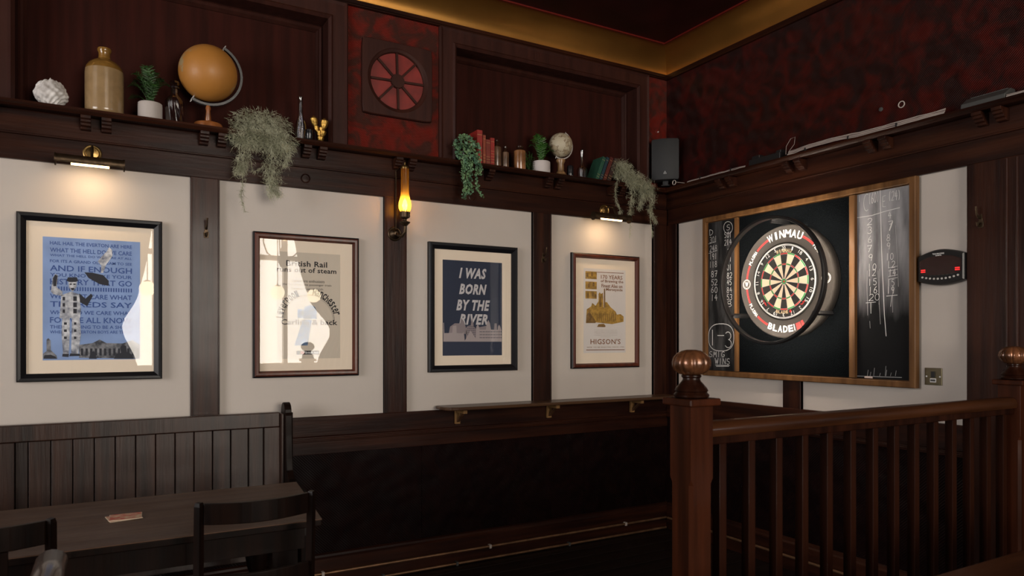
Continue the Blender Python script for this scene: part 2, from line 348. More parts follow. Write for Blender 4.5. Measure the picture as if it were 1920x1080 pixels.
# ---- cove
cp = [(.012, 3.318), (.014, 3.328), (.018, 3.345), (.030, 3.368), (.048, 3.390), (.072, 3.410), (.100, 3.428), (.135, 3.443), (.170, 3.451), (.2, 3.4545)]
def cove(T, mk, name, label, sgn):
    q = cp + [(0, 3.4548), (-.0, 3.318)]; n = len(q); m = MB(T)
    if sgn < 0: vs = [(XL, v, d) for d, v in q] + [(-d, v, d) for d, v in q]
    else: vs = [(d, v, d) for d, v in q] + [(2.75, v, d) for d, v in q]
    m.add(vs, [tuple(range(n)), tuple(range(n, 2 * n))] + [(i, (i + 1) % n, n + (i + 1) % n, n + i) for i in range(n)])
    o = m.build(name, mk, smooth=True, kind='structure', label=label, cat='cornice')
    b = MB(T)
    (b.box(XL, -.2, 3.4455, 3.4545, .198, .212) if sgn < 0 else b.box(.212, 2.75, 3.4455, 3.4545, .198, .212)).build('bead', 'ceilred', o)
cove(TB, 'gold', 'trim_3', 'gold painted cornice above the framed pictures', -1)
cove(TR, 'gold', 'trim_4', 'gold painted cornice above the dartboard wall', 1)

# ---- the rest of the room, behind and beside the camera (seen as reflections in the picture glass)
M['roomwall'] = mat('room_wall_paint', (.17, .10, .075), .6, var=.1)
def wall_with_hole(name, label, T, u0, u1, holes, d0, d1):
    m = MB(T); us_ = [u0]
    for (a, b, z0, z1) in holes:
        m.box(us_[-1], a, 0, ZC, d0, d1); m.box(a, b, 0, z0, d0, d1); m.box(a, b, z1, ZC, d0, d1); us_.append(b)
    m.box(us_[-1], u1, 0, ZC, d0, d1)
    return m.build(name, 'roomwall', kind='structure', label=label, cat='wall')
TRe = lambda u, v, d: (u, YR + d, v)
TSi = lambda u, v, d: (XL + d, u, v)
wall_with_hole('wall_rear', 'rear wall with the large curtained window, behind the camera', TRe, XL - .2, XR + .2, [(-3.9, -.3, .95, 3.15), (2.4, 3.35, 2.0, 2.98)], -.2, 0)
wall_with_hole('wall_side', 'side wall with a window, left of the picture wall', TSi, YR, 0, [(-4.2, -1.6, .9, 3.0)], -.2, 0)
MB().box(XR, XR + .2, YR, YC, 0, ZC).box(.0, XR, YC, YC + .2, 0, ZC).build('wall_far', 'roomwall', kind='structure', label='far side wall of the room beyond the balustrade', cat='wall')
M['paintw'] = mat('cream_window_paint', (.5, .46, .40), .4)
def window(name, label, T, a, b, z0, z1, cols, trans):
    o = MB(T).sweep(a, b, z0, z1, [(0, -.16), (0, -.02), (.06, -.02), (.06, -.16)]).build(name, 'paintw', kind='structure', label=label, cat='window')
    for i in range(1, cols):
        u = a + (b - a) * i / cols; MB(T).box(u - .03, u + .03, z0 + .06, z1 - .06, -.15, -.04).build('mullion', 'paintw', o)
    if trans: MB(T).box(a + .06, b - .06, trans - .035, trans + .035, -.145, -.035).build('transom', 'paintw', o)
    for i in range(cols):
        MB(T).box(a + (b - a) * i / cols + .02, a + (b - a) * (i + 1) / cols - .02, z0 + .03, z1 - .03, -.11, -.105).build('pane', 'glass', o)
window('window_1', 'large window in the rear wall', TRe, -3.9, -.3, .95, 3.15, 4, 2.62)
window('window_2', 'small high window in the rear wall', TRe, 2.4, 3.35, 2.0, 2.98, 1, None)
window('window_3', 'window in the side wall', TSi, -4.2, -1.6, .9, 3.0, 3, 2.4)
area('high_window_daylight', (3.0, -7.45, 2.5), (PI / 2, 0, 0), 1.0, .9, 38, (.9, .95, 1.0))
M['curtain'] = mat('dark_curtain_cloth', (.05, .022, .016), .9, sheen=.2)
def curtain(sgn, xo, edge, label):
    m = MB(); nu, nv = 24, 20; vs = []
    for j in range(nv + 1):
        z = 3.12 - (3.12 - .5) * j / nv
        e = next((e0[1] + (e1[1] - e0[1]) * (e0[0] - z) / (e0[0] - e1[0])) for e0, e1 in zip(edge, edge[1:]) if e1[0] <= z <= e0[0] + 1e-6)
        for i in range(nu + 1):
            t = i / nu; vs.append((xo + (e - xo) * t, -7.08 + .035 * math.sin(t * 38), z))
    W = nu + 1; f = [(j * W + i, j * W + i + 1, (j + 1) * W + i + 1, (j + 1) * W + i) for j in range(nv) for i in range(nu)]
    o = m.add(vs, f).build('curtain', 'curtain', smooth=True, label=label, cat='curtain', recalc=False)
    s_ = o.modifiers.new('thick', 'SOLIDIFY'); s_.thickness = .006
curtain(1, -4.0, [(3.12, -3.02), (2.4, -3.12), (1.9, -3.24), (1.6, -3.42), (1.45, -3.40), (1.1, -3.24), (.5, -3.15)], 'dark curtain tied back at the left of the rear window')
curtain(-1, -.2, [(3.12, -1.15), (2.4, -1.02), (1.9, -.85), (1.6, -.58), (1.45, -.55), (1.1, -.75), (.5, -.85)], 'dark curtain tied back at the right of the rear window')

# ================================================================== FRAMED PICTURES
class Crop:                       # reads a position noted on an enlarged detail of the photograph onto the wall plane
    def __init__(s, x0, y0, sc, T, off): s.x0, s.y0, s.sc, s.T, s.off = x0, y0, sc, T, off; s.f = atB if T is TB else atR
    def p(s, x, y): return s.f(s.x0 + x / s.sc, s.y0 + y / s.sc, s.off)
    def poly(s, mb, pts, d): mb.flat([s.p(*q) for q in pts], d)
    def rect(s, mb, x0, x1, yc, h, d):
        u0, v0 = s.p(x0, yc); u1, v1 = s.p(x1, yc); vc = s.p((x0 + x1) / 2, yc)[1]; hh = (s.p((x0 + x1) / 2, yc - h / 2)[1] - vc)
        mb.flat([(u0, vc - hh), (u1, vc - hh), (u1, vc + hh), (u0, vc + hh)], d)
    def txt(s, mb, t, x0, x1, yc, h, d, **k):
        u0 = s.p(x0, yc)[0]; u1 = s.p(x1, yc)[0]; vc = s.p((x0 + x1) / 2, yc)[1]; hh = (s.p((x0 + x1) / 2, yc - h / 2)[1] - vc)
        put(mb, t, u0, u1, vc - hh, vc + hh, d, **k)
    def line(s, mb, pts, wd, d): mb.ribbon([s.p(*q) for q in pts], wd, d)
def framed(a, b, z0, z1, fw, mk, label, mount=True, proud=.034):
    t = thing('framed_picture', label, 'picture', ((a + b) / 2, -.001, z0))
    pf = [(0, .001), (0, proud * .8), (fw * .15, proud), (fw * .45, proud * .96), (fw * .8, proud * .7), (fw, proud * .55), (fw, .001)]
    if mk == 'redframe':
        MB(TB).sweep(a, b, z0, z1, [(0, .001), (0, proud * .7), (fw * .22, proud * .8), (fw * .22, .001)]).build('frame_edge', 'blackframe', t)
        MB(TB).sweep(a + fw * .2, b - fw * .2, z0 + fw * .2, z1 - fw * .2, [(0, .001), (0, proud * .85), (fw * .2, proud * 1.05), (fw * .5, proud), (fw * .72, proud * .6), (fw * .78, proud * .5), (fw * .78, .001)]).build('frame', mk, t, smooth=True)
    else: MB(TB).sweep(a, b, z0, z1, pf).build('frame', mk, t)
    MB(TB).box(a + .006, b - .006, z0 + .006, z1 - .006, .001, .0105).build('mount', 'mount', t)
    MB(TB).box(a + fw * .9, b - fw * .9, z0 + fw * .9, z1 - fw * .9, .0150, .0165).build('glazing', 'glass', t)
    return t
def printed(t, a, b, z0, z1, mk): return MB(TB).box(a, b, z0, z1, .0106, .0112).build('print', mk, t)
def col(name, c, **k): M[name] = mat(name, c, .75, **k); return name
D0 = .0114
# 1 -- blue lyric print with a figure
f1 = framed(-3.951, -3.349, 1.190, 1.976, .037, 'blackframe', 'large black framed blue lettered print with a hatted man, leftmost picture')
col('p1_blue', (.25, .37, .66), var=.12, scale=6); col('p1_ink', (.045, .10, .33)); col('p1_dark', (.025, .028, .04)); col('p1_white', (.16, .18, .24), col2=(.72, .74, .78), scale=38); col('p1_grey', (.05, .055, .07), col2=(.30, .31, .34), scale=40)
C1 = Crop(0, 380, 3.0, TB, D0)
a_, zt = C1.p(240, 195); b_, zb = C1.p(788, 880)
pr1 = printed(f1, a_, b_, zb, C1.p(500, 205)[1], 'p1_blue')
m = MB(TB)
rows = [('HAIL HAIL THE EVERTON ARE HERE', 238, 20), ('WHAT THE HELL DO WE CARE', 276, 24), ('WHAT THE HELL DO WE CARE AT ALL', 305, 13), ('FOR ITS A GRAND OLD TEAM TO SEE', 337, 16), ('AND IF ENOUGH', 376, 32),
        ('YOU KNOW LIKE YOUR', 413, 20), ('HISTORY THAT GO', 450, 32), ('IIIIIIIIIIIIIIIIIIIIIIIIIIIIIIII', 488, 22), ('WE DONT CARE WHAT', 530, 27), ('THE REDS SAY', 574, 31), ('WHAT DO WE CARE WHAT', 620, 22),
        ('FOR WE ALL KNOW', 662, 32), ('THERES GOING TO BE A SHOW', 700, 19), ('WHEN THE EVERTON BOYS ARE THERE', 728, 17)]
for s_, y, h in rows: C1.txt(m, s_, 281, 742, y, h, D0 + .0004, bold=.014)
m.build('lettering', 'p1_ink', pr1)
m = MB(TB)                                    # buildings and heads along the foot
C1.poly(m, [(445, 872), (445, 800), (520, 790), (560, 770), (600, 790), (690, 792), (745, 772), (786, 800), (786, 878)], D0 + .0006)
C1.poly(m, [(242, 878), (242, 850), (262, 835), (262, 770), (272, 762), (284, 775), (286, 830), (318, 860), (322, 878)], D0 + .0006)
m.build('skyline', 'p1_grey', pr1, kind='stuff')
m = MB(TB)
for x in range(455, 780, 26): C1.rect(m, x, x + 13, 840, 40, D0 + .0010)
C1.poly(m, [(640, 878), (655, 850), (680, 845), (676, 815), (690, 800), (710, 806), (714, 840), (745, 856), (752, 878)], D0 + .0012)
C1.poly(m, [(500, 878), (510, 840), (530, 835), (545, 878)], D0 + .0012)
C1.poly(m, [(244, 878), (250, 858), (285, 855), (312, 866), (316, 878)], D0 + .0012)
m.build('silhouettes', 'p1_dark', pr1, kind='stuff')
m = MB(TB)                                    # man in a bowler hat, one arm up
C1.poly(m, [(345, 520), (400, 500), (445, 515), (455, 600), (450, 650), (335, 650)], D0 + .0008)
C1.poly(m, [(350, 650), (392, 650), (392, 740), (386, 850), (355, 850), (346, 740)], D0 + .0008)
C1.poly(m, [(405, 650), (448, 650), (455, 740), (440, 850), (400, 850)], D0 + .0008)
C1.poly(m, [(286, 500), (296, 425), (312, 400), (326, 410), (318, 475), (352, 500), (350, 525), (300, 515)], D0 + .0008)
C1.poly(m, [(384, 432), (432, 432), (430, 475), (408, 502), (388, 480)], D0 + .0008)
m.build('man_figure', 'p1_white', pr1, kind='stuff')
m = MB(TB)
C1.poly(m, [(374, 440), (382, 420), (432, 420), (440, 440), (425, 446), (390, 446)], D0 + .0012)
C1.poly(m, [(446, 510), (480, 540), (512, 512), (522, 525), (490, 582), (450, 560)], D0 + .0010)
C1.poly(m, [(475, 392), (520, 394), (580, 408), (612, 440), (610, 468), (560, 458), (500, 425)], D0 + .0010)
for y in (540, 575, 610): C1.rect(m, 352, 366, y, 20, D0 + .0011); C1.rect(m, 412, 432, y, 26, D0 + .0011)
for y in (680, 720, 760): C1.rect(m, 360, 376, y, 14, D0 + .0011); C1.rect(m, 416, 430, y, 14, D0 + .0011)
C1.poly(m, [(352, 850), (388, 850), (386, 868), (350, 866)], D0 + .0011); C1.poly(m, [(395, 848), (448, 850), (455, 862), (390, 864)], D0 + .0011)
C1.poly(m, [(298, 425), (310, 404), (324, 412), (316, 470), (300, 470)], D0 + .0011)
C1.poly(m, [(392, 455), (404, 455), (404, 462), (392, 462)], D0 + .0013); C1.poly(m, [(412, 455), (425, 455), (425, 462), (412, 462)], D0 + .0013); C1.poly(m, [(398, 480), (418, 480), (414, 492), (402, 492)], D0 + .0013)
m.build('dark_details', 'p1_dark', pr1, kind='stuff')
m = MB(TB)
C1.poly(m, [(550, 330), (575, 300), (600, 275), (615, 250), (630, 268), (632, 300), (612, 330), (596, 350), (580, 395), (566, 395), (570, 355)], D0 + .0009)
m.build('white_splash', 'p1_white', pr1)
# 2 -- rail poster, buff with black headline
f2 = framed(-2.914, -2.338, 1.180, 1.963, .036, 'redframe', 'mahogany framed buff railway poster with black headline and semicircle lettering')
col('p2_buff', (.64, .565, .47), var=.04, scale=2); col('p2_ink', (.02, .018, .02)); col('p2_red', (.35, .05, .03)); col('p2_blue', (.14, .22, .36), var=.5, scale=40); col('p2_white', (.7, .7, .7))
C2 = Crop(460, 420, 3.6, TB, D0)
a_, _ = C2.p(215, 500); b_, _ = C2.p(640, 500)
pr2 = printed(f2, a_, b_, C2.p(640, 905)[1], C2.p(640, 208)[1], 'p2_buff')
m = MB(TB)
C2.txt(m, 'British Rail', 276, 552, 270, 38, D0 + .0004, bold=.02, sp=1.05); C2.txt(m, 'runs out of steam', 212, 614, 312, 34, D0 + .0004, bold=.02, sp=1.05)
C2.txt(m, 'Lancashire enthusiasts', 318, 535, 386, 19, D0 + .0004); C2.txt(m, 'the last main line passenger train', 250, 580, 412, 19, D0 + .0004); C2.txt(m, 'Sunday August 11th', 310, 524, 440, 19, D0 + .0004)
cu, cv = C2.p(430, 650); ru = C2.p(600, 650)[0] - cu
pts = [(cu + ru * math.cos(t * PI / 30), cv + ru * math.sin(t * PI / 30)) for t in range(31)]
m.ribbon(pts, .0022, D0 + .0004); m.ribbon([(cu + ru * .95 * math.cos(t * PI / 30), cv + ru * .95 * math.sin(t * PI / 30)) for t in range(31)], .001, D0 + .0004); m.ribbon([pts[0], pts[-1]], .001, D0 + .0004)
put_arc(m, 'Liverpool', cu, cv, ru * 1.13, PI * .80, PI * .36, .036, D0 + .0005, bold=.015); put_arc(m, 'Manchester', cu, cv, ru * 1.13, PI * .26, PI * .40, .036, D0 + .0005, bold=.015)
C2.txt(m, 'Carlisle & back', 240, 622, 663, 36, D0 + .0004, bold=.02)
C2.rect(m, 345, 498, 868, 26, D0 + .0004)
m.build('lettering', 'p2_ink', pr2, kind='stuff')
m = MB(TB); C2.txt(m, 'British Rail', 405, 492, 868, 15, D0 + .0008, bold=.02); m.build('white_lettering', 'p2_white', pr2)
m = MB(TB); C2.rect(m, 372, 398, 868, 18, D0 + .0008); m.build('red_label', 'p2_red', pr2)
m = MB(TB)                                    # engine picture within the half circle
C2.poly(m, [(388, 640), (388, 590), (400, 560), (440, 545), (470, 560), (482, 590), (482, 640)], D0 + .0006); C2.rect(m, 352, 386, 605, 60, D0 + .0006); C2.poly(m, [(330, 820), (388, 645), (450, 645), (420, 820)], D0 + .0003)
m.build('engine_picture', 'p2_blue', pr2, kind='stuff')
# 3 -- navy slogan print
f3 = framed(-1.906, -1.289, 1.186, 1.976, .040, 'blackframe', 'black framed navy slogan print with pale city skyline')
col('p3_navy', (.020, .030, .062), var=.08, scale=3); col('p3_pale', (.58, .56, .58)); col('p3_sky', (.40, .345, .35)); col('p3_sky2', (.27, .23, .245)); col('p3_water', (.026, .036, .07))
C3 = Crop(790, 440, 4.0, TB, D0)
a_, _ = C3.p(160, 500); b_, _ = C3.p(605, 500)
pr3 = printed(f3, a_, b_, C3.p(160, 908)[1], C3.p(160, 186)[1], 'p3_navy')
m = MB(TB)
for s_, x0, x1, y, h in (('I WAS', 282, 488, 291, 80), ('BORN', 283, 490, 410, 80), ('BY THE', 262, 515, 530, 80), ('RIVER', 284, 498, 636, 80)):
    C3.txt(m, s_, x0, x1, y, h, D0 + .0004, bold=.042, shear=.28, sp=1.12)
m.build('lettering', 'p3_pale', pr3)
m = MB(TB)
C3.poly(m, [(205, 745), (215, 690), (250, 665), (290, 665), (300, 625), (318, 650), (332, 690), (342, 745)], D0 + .0006)
C3.poly(m, [(335, 800), (335, 700), (345, 685), (370, 680), (378, 625), (390, 665), (392, 690), (412, 705), (412, 800)], D0 + .0006)
C3.poly(m, [(425, 750), (430, 695), (480, 685), (500, 685), (520, 712), (545, 715), (548, 665), (565, 665), (568, 750)], D0 + .0006)
m.build('skyline_back', 'p3_sky2', pr3, kind='stuff')
m = MB(TB)
C3.poly(m, [(164, 802), (164, 660), (169, 660), (172, 738), (200, 738), (232, 735), (234, 685), (262, 680), (265, 738), (308, 740), (316, 730), (322, 760), (326, 802)], D0 + .0009)
C3.poly(m, [(322, 802), (368, 718), (408, 780), (412, 690), (424, 672), (432, 692), (436, 712), (484, 712), (490, 665), (502, 640), (514, 665), (522, 712), (572, 714), (574, 690), (582, 675), (592, 690), (600, 720), (602, 802)], D0 + .0009)
m.build('skyline', 'p3_sky', pr3)
m = MB(TB)
for r_ in range(3):
    for x in range(438, 595, 12): C3.rect(m, x, x + 5, 728 + r_ * 22, 9, D0 + .0012)
for r_ in range(6):
    for x in range(346, 408, 9): C3.rect(m, x, x + 4, 690 + r_ * 15, 7, D0 + .0008)
m.build('windows', 'p3_water', pr3, kind='stuff')
m = MB(TB); C3.poly(m, [(161, 802), (604, 802), (604, 904), (161, 906)], D0 + .0005); m.build('water', 'p3_water', pr3)
# 4 -- brewery print
f4 = framed(-.861, -.277, 1.186, 1.974, .034, 'redframe', 'mahogany framed brewery print in gold and brown, under the right-hand picture light')
col('p4_paper', (.74, .69, .66), var=.03, scale=4); col('p4_brown', (.22, .085, .025)); col('p4_gold', (.42, .245, .045), var=.35, scale=45); col('p4_gold2', (.22, .12, .03), var=.3, scale=50); col('p4_grey', (.42, .36, .33))
C4 = Crop(1050, 460, 4.5, TB, D0)
a_, _ = C4.p(199, 500); b_, _ = C4.p(553, 500)
pr4 = printed(f4, a_, b_, C4.p(553, 905)[1], C4.p(553, 212)[1], 'p4_paper')
m = MB(TB)
C4.txt(m, '170 YEARS', 345, 526, 270, 33, D0 + .0004, bold=.012); C4.txt(m, 'of Brewing the', 343, 534, 308, 30, D0 + .0004, bold=.02)
C4.txt(m, 'Finest Ales on', 350, 526, 344, 30, D0 + .0004, bold=.02); C4.txt(m, 'Merseyside', 388, 528, 378, 30, D0 + .0004, bold=.02)
C4.txt(m, "HIGSON'S", 257, 510, 812, 44, D0 + .0004, bold=.012, sp=1.08); C4.txt(m, 'BEER TO BE ENJOYED SINCE 1780', 228, 540, 860, 11, D0 + .0004)
C4.line(m, [(312, 226), (536, 236)], .004, D0 + .0004); C4.line(m, [(222, 883), (543, 881)], .005, D0 + .0004)
m.build('lettering', 'p4_brown', pr4, kind='stuff')
m = MB(TB)
for i, s_ in enumerate(('It is the traditional ingredients that', 'make our beers so distinctive and', 'in the heart of the city we have been', 'brewing the same fine ales for over', 'one hundred years')):
    C4.txt(m, s_, 290 if i < 4 else 338, 482 if i < 4 else 430, 716 + i * 14, 8, D0 + .0004)
m.build('small_lettering', 'p4_grey', pr4)
m = MB(TB)
for y in (252, 338, 418): C4.rect(m, 214, 310, y, 64, D0 + .0004)
C4.poly(m, [(218, 655), (225, 540), (262, 515), (272, 485), (300, 510), (325, 470), (325, 410), (335, 395), (345, 410), (362, 400), (368, 525), (378, 530), (382, 480), (395, 478), (425, 520), (470, 560), (480, 585), (510, 580), (536, 600), (536, 645), (440, 665), (300, 650)], D0 + .0004)
m.build('brewery_picture', 'p4_gold', pr4, kind='stuff')
m = MB(TB)
C4.poly(m, [(370, 527), (370, 370), (374, 362), (380, 370), (382, 527)], D0 + .0008)
for x in range(310, 470, 17): C4.rect(m, x, x + 6, 608, 66, D0 + .0008)
C4.poly(m, [(312, 688), (325, 665), (370, 662), (384, 680), (380, 690)], D0 + .0008)
for x, y in ((224, 250), (262, 242), (236, 340), (276, 330), (228, 420), (270, 415), (290, 430)): C4.rect(m, x, x + 14, y, 34, D0 + .0008)
C4.poly(m, [(218, 656), (222, 590), (250, 560), (300, 640), (300, 656)], D0 + .0007); C4.poly(m, [(328, 520), (332, 440), (345, 430), (350, 520)], D0 + .0007)
m.build('brewery_shading', 'p4_gold2', pr4, kind='stuff')

# ================================================================== LIGHTS ON THE WALL
M['bulb'] = emit('warm_tube', (1, .66, .30), 9)
def picture_light(u0, u1, ur, label, z=2.205):
    t = thing('picture_light', label, 'light', ((u0 + u1) / 2, -.022, z))
    uc = ur
    MB(TB).ring([(.040, 0), (.040, .004), (.036, .007), (.030, .005), (.026, .010), (.012, .013), (.001, .014)], (uc, 2.280, .022), seg=28).build('rose', 'brass', t, smooth=True)
    MB(TB).tube([(uc, 2.280, .030), (uc, 2.30, .075), (uc, 2.285, .125), (uc, z + .028, .150)], .006, 8).build('arm', 'darkbrass', t, smooth=True)
    # half-round shade open downwards and to the wall
    q = []
    for k in range(11):
        a = math.radians(-35 + 21 * k); q.append((z + .026 * math.sin(a) + .004, .150 + .026 * math.cos(a)))
    q2 = [(v - (v - z - .004) * .10, d - (d - .150) * .10) for v, d in q][::-1]
    MB(TB).prismA(q + q2, u0, u1).build('shade', 'darkbrass', t, smooth=True)
    for u in (u0 - .004, u1 - .002): MB(TB).ring([(.029, 0), (.029, .006)], (u, z + .004, .150), ax='a', seg=20).build('end_cap', 'darkbrass', t, smooth=True)
    L_ = u1 - u0
    MB(TB).ring([(.011, 0), (.011, L_ * .56)], (u0 + L_ * .22, z - .006, .150), ax='a', seg=12).build('tube_bulb', 'bulb', t, smooth=True)
    area('picture_light_glow', ((u0 + u1) / 2, -.148, z - .022), (math.radians(28), 0, 0), L_ * .5, .018, .42, (1, .70, .40), math.radians(150))
picture_light(-3.793, -3.520, -3.650, 'brass picture light above the leftmost framed picture')
picture_light(-.775, -.475, -.590, 'bronze picture light above the brewery print, under trailing moss')

t = thing('wall_lamp', 'oil-lamp style wall lamp with glowing amber glass chimney', 'lamp', (-2.116, -.022, 1.96))
MB(TB).ring([(.043, 0), (.043, .005), (.038, .009), (.032, .007), (.026, .016), (.016, .022), (.012, .030), (.001, .032)], (-2.122, 2.005, .021), seg=28).build('rose', 'darkbrass', t, smooth=True)
ax_, ad = -2.098, .125
MB(TB).tube([(-2.122, 2.005, .04), (-2.118, 1.99, .075), (-2.105, 1.985, .105), (ax_, 2.005, ad), (ax_, 2.05, ad), (ax_, 2.062, ad)], [.007, .010, .011, .010, .008, .008], 10).build('arm', 'darkbrass', t, smooth=True)

def latheV(prof, u, d, seg=28, mod=None, caps=True, T=TB):     # vertical lathe beside a wall: profile (r, z)
    m = MB(T); vs = []; fs = []
    for j, (r, z) in enumerate(prof):
        for i in range(seg):
            a = 2 * PI * i / seg; rr = r * (mod(a, j) if mod else 1); vs.append((u + rr * math.cos(a), z, d + rr * math.sin(a)))
    for j in range(len(prof) - 1):
        for i in range(seg): k = (i + 1) % seg; fs.append((j * seg + i, j * seg + k, (j + 1) * seg + k, (j + 1) * seg + i))
    if caps: fs += [tuple(range(seg)), tuple(range((len(prof) - 1) * seg, len(prof) * seg))]
    return m.add(vs, fs)
latheV([(.004, 2.035), (.012, 2.040), (.020, 2.048), (.030, 2.058), (.031, 2.062), (.022, 2.064), (.010, 2.070), (.009, 2.078), (.024, 2.086), (.026, 2.092)], ax_, ad).build('font_cup', 'darkbrass', t, smooth=True)
g = latheV([(.026, 2.088), (.029, 2.096), (.027, 2.104), (.029, 2.112), (.028, 2.120), (.024, 2.120), (.024, 2.090)], ax_, ad, 36, lambda a, j: 1 + .05 * math.cos(a * 12)).build('gallery', 'darkbrass', t, smooth=True)
for k in range(12):
    a = 2 * PI * k / 12; MB(TB).box(ax_ + .027 * math.cos(a) - .002, ax_ + .027 * math.cos(a) + .002, 2.118, 2.128, ad + .027 * math.sin(a) - .002, ad + .027 * math.sin(a) + .002).build('prong', 'darkbrass', g)
m, nt, N, L, b = nmat('amber_glass'); M['amber'] = m; N.remove(b)
tr = N.new('ShaderNodeBsdfTransparent'); tr.inputs[0].default_value = (1, .62, .18, 1); tl = N.new('ShaderNodeBsdfTranslucent'); tl.inputs[0].default_value = (.95, .55, .16, 1)
gl = N.new('ShaderNodeBsdfGlossy'); gl.inputs[1].default_value = .15; x1 = N.new('ShaderNodeMixShader'); x1.inputs[0].default_value = .65
x2 = N.new('ShaderNodeMixShader'); x2.inputs[0].default_value = .05
L.new(tr.outputs[0], x1.inputs[1]); L.new(tl.outputs[0], x1.inputs[2]); L.new(x1.outputs[0], x2.inputs[1]); L.new(gl.outputs[0], x2.inputs[2]); L.new(x2.outputs[0], N['Material Output'].inputs[0])
ch = latheV([(.022, 2.112), (.028, 2.122), (.035, 2.140), (.0370, 2.158), (.0350, 2.176), (.029, 2.198), (.0245, 2.220), (.0230, 2.250), (.0225, 2.30), (.0225, 2.372)], ax_, ad, caps=False).build('glass_chimney', 'amber', t, smooth=True, recalc=False)
M['flame'] = emit('lamp_bulb', (1, .62, .16), 34)
latheV([(.002, 2.118), (.008, 2.124), (.013, 2.145), (.015, 2.162), (.011, 2.182), (.002, 2.198)], ax_, ad, 16).build('bulb', 'flame', t, smooth=True)
MB(TB).tube([(-2.118, 2.02, .030), (-2.118, 2.05, .034), (-2.118, 2.395, .034)], .004, 8).build('stay_rod', 'darkbrass', t, smooth=True)
MB(TB).tube([(-2.118, 2.372, .034), (-2.104, 2.392, .09), (ax_, 2.392, ad)], .003, 8).build('stay_arm', 'darkbrass', t, smooth=True)
latheV([(.0232, 2.368), (.0240, 2.376), (.020, 2.384), (.006, 2.390), (.005, 2.404), (.001, 2.405)], ax_, ad, 20).build('chimney_cap', 'brass', t, smooth=True)
lamp('wall_lamp_glow', (ax_, -ad, 2.160), 1.0, (1, .60, .20), .013)

# ================================================================== VENT, HOOKS
t = thing('wall_vent', 'square dark red-brown vent with a spoked wheel opening', 'vent', (-2.1, -.001, 2.69))
cu, cv, R_ = -2.100, 2.908, .166; n = 48
m = MB(TB); a0, a1, b0, b1 = -2.318, -1.884, 2.690, 3.128
def sq(k):
    a = 2 * PI * k / n; c, s_ = math.cos(a), math.sin(a); k_ = max(abs(c), abs(s_)); hx = (a1 - a0) / 2; hz = (b1 - b0) / 2
    rx, rz = c / k_, s_ / k_
    if abs(rx) > .93 and abs(rz) > .93: rx *= .975; rz *= .975
    return ((a0 + a1) / 2 + rx * hx, (b0 + b1) / 2 + rz * hz)
vs = []; fs = []
loops = [[(*sq(k), .001) for k in range(n)], [(*sq(k), .024) for k in range(n)], [(((sq(k)[0] - cu) * .98 + cu), (sq(k)[1] - cv) * .98 + cv, .029) for k in range(n)]]
for r, d in ((R_ + .022, .029), (R_ + .014, .022), (R_ + .004, .020), (R_, .016), (R_ - .002, .001)):
    loops.append([(cu + r * math.cos(2 * PI * k / n), cv + r * math.sin(2 * PI * k / n), d) for k in range(n)])
for l in loops: vs += l
for j in range(len(loops) - 1):
    for k in range(n): q = (k + 1) % n; fs.append((j * n + k, j * n + q, (j + 1) * n + q, (j + 1) * n + k))
m.add(vs, fs).build('vent_plate', 'trimwood', t, smooth=True)
MB(TB).ring([(R_ - .001, 0), (R_ - .001, .003)], (cu, cv, .0005), seg=48).build('backing', 'ventred', t)
MB(TB).ring([(.042, 0), (.042, .014), (.040, .018), (.001, .019)], (cu, cv, .004), seg=28).build('hub', 'trimwood', t, smooth=True)
for k in range(8):
    a = 2 * PI * (k + .04) / 8; c, s_ = math.cos(a), math.sin(a); nx, nz = -s_ * .0065, c * .0065
    P_ = [(cu + .038 * c - nx, cv + .038 * s_ - nz), (cu + (R_ - .002) * c - nx, cv + (R_ - .002) * s_ - nz), (cu + (R_ - .002) * c + nx, cv + (R_ - .002) * s_ + nz), (cu + .038 * c + nx, cv + .038 * s_ + nz)]
    MB(TB).prism(P_, .004, .018).build('spoke', 'trimwood', t, bevel=.0015)
def hook(T, u, v, d, label):
    o = thing('coat_hook', label, 'hook', T(u, v - .05, d))
    MB(T).prism([(u - .010, v - .035), (u + .010, v - .035), (u + .013, v - .01), (u + .007, v + .005), (u + .005, v + .03), (u - .005, v + .03), (u - .007, v + .005), (u - .013, v - .01)], d, d + .004).build('back_plate', 'darkbrass', o, bevel=.001)
    MB(T).tube([(u, v + .01, d + .004), (u, v + .012, d + .025), (u, v + .030, d + .040), (u, v + .062, d + .046)], [.005, .0045, .004, .005], 8).build('upper_prong', 'darkbrass', o, smooth=True)
    MB(T).tube([(u, v - .015, d + .004), (u, v - .028, d + .018), (u, v - .026, d + .032), (u, v - .010, d + .036)], [.005, .0045, .004, .006], 8).build('lower_prong', 'darkbrass', o, smooth=True)
hook(TB, -3.145, 1.945, .0205, 'small dark coat hook on the post right of the leftmost picture')
hook(TB, -1.092, 1.925, .0205, 'small dark coat hook on the post left of the brewery print')
hook(TR, 2.185, 1.945, .0305, 'dark coat hook on the dark pilaster right of the white wall panel')

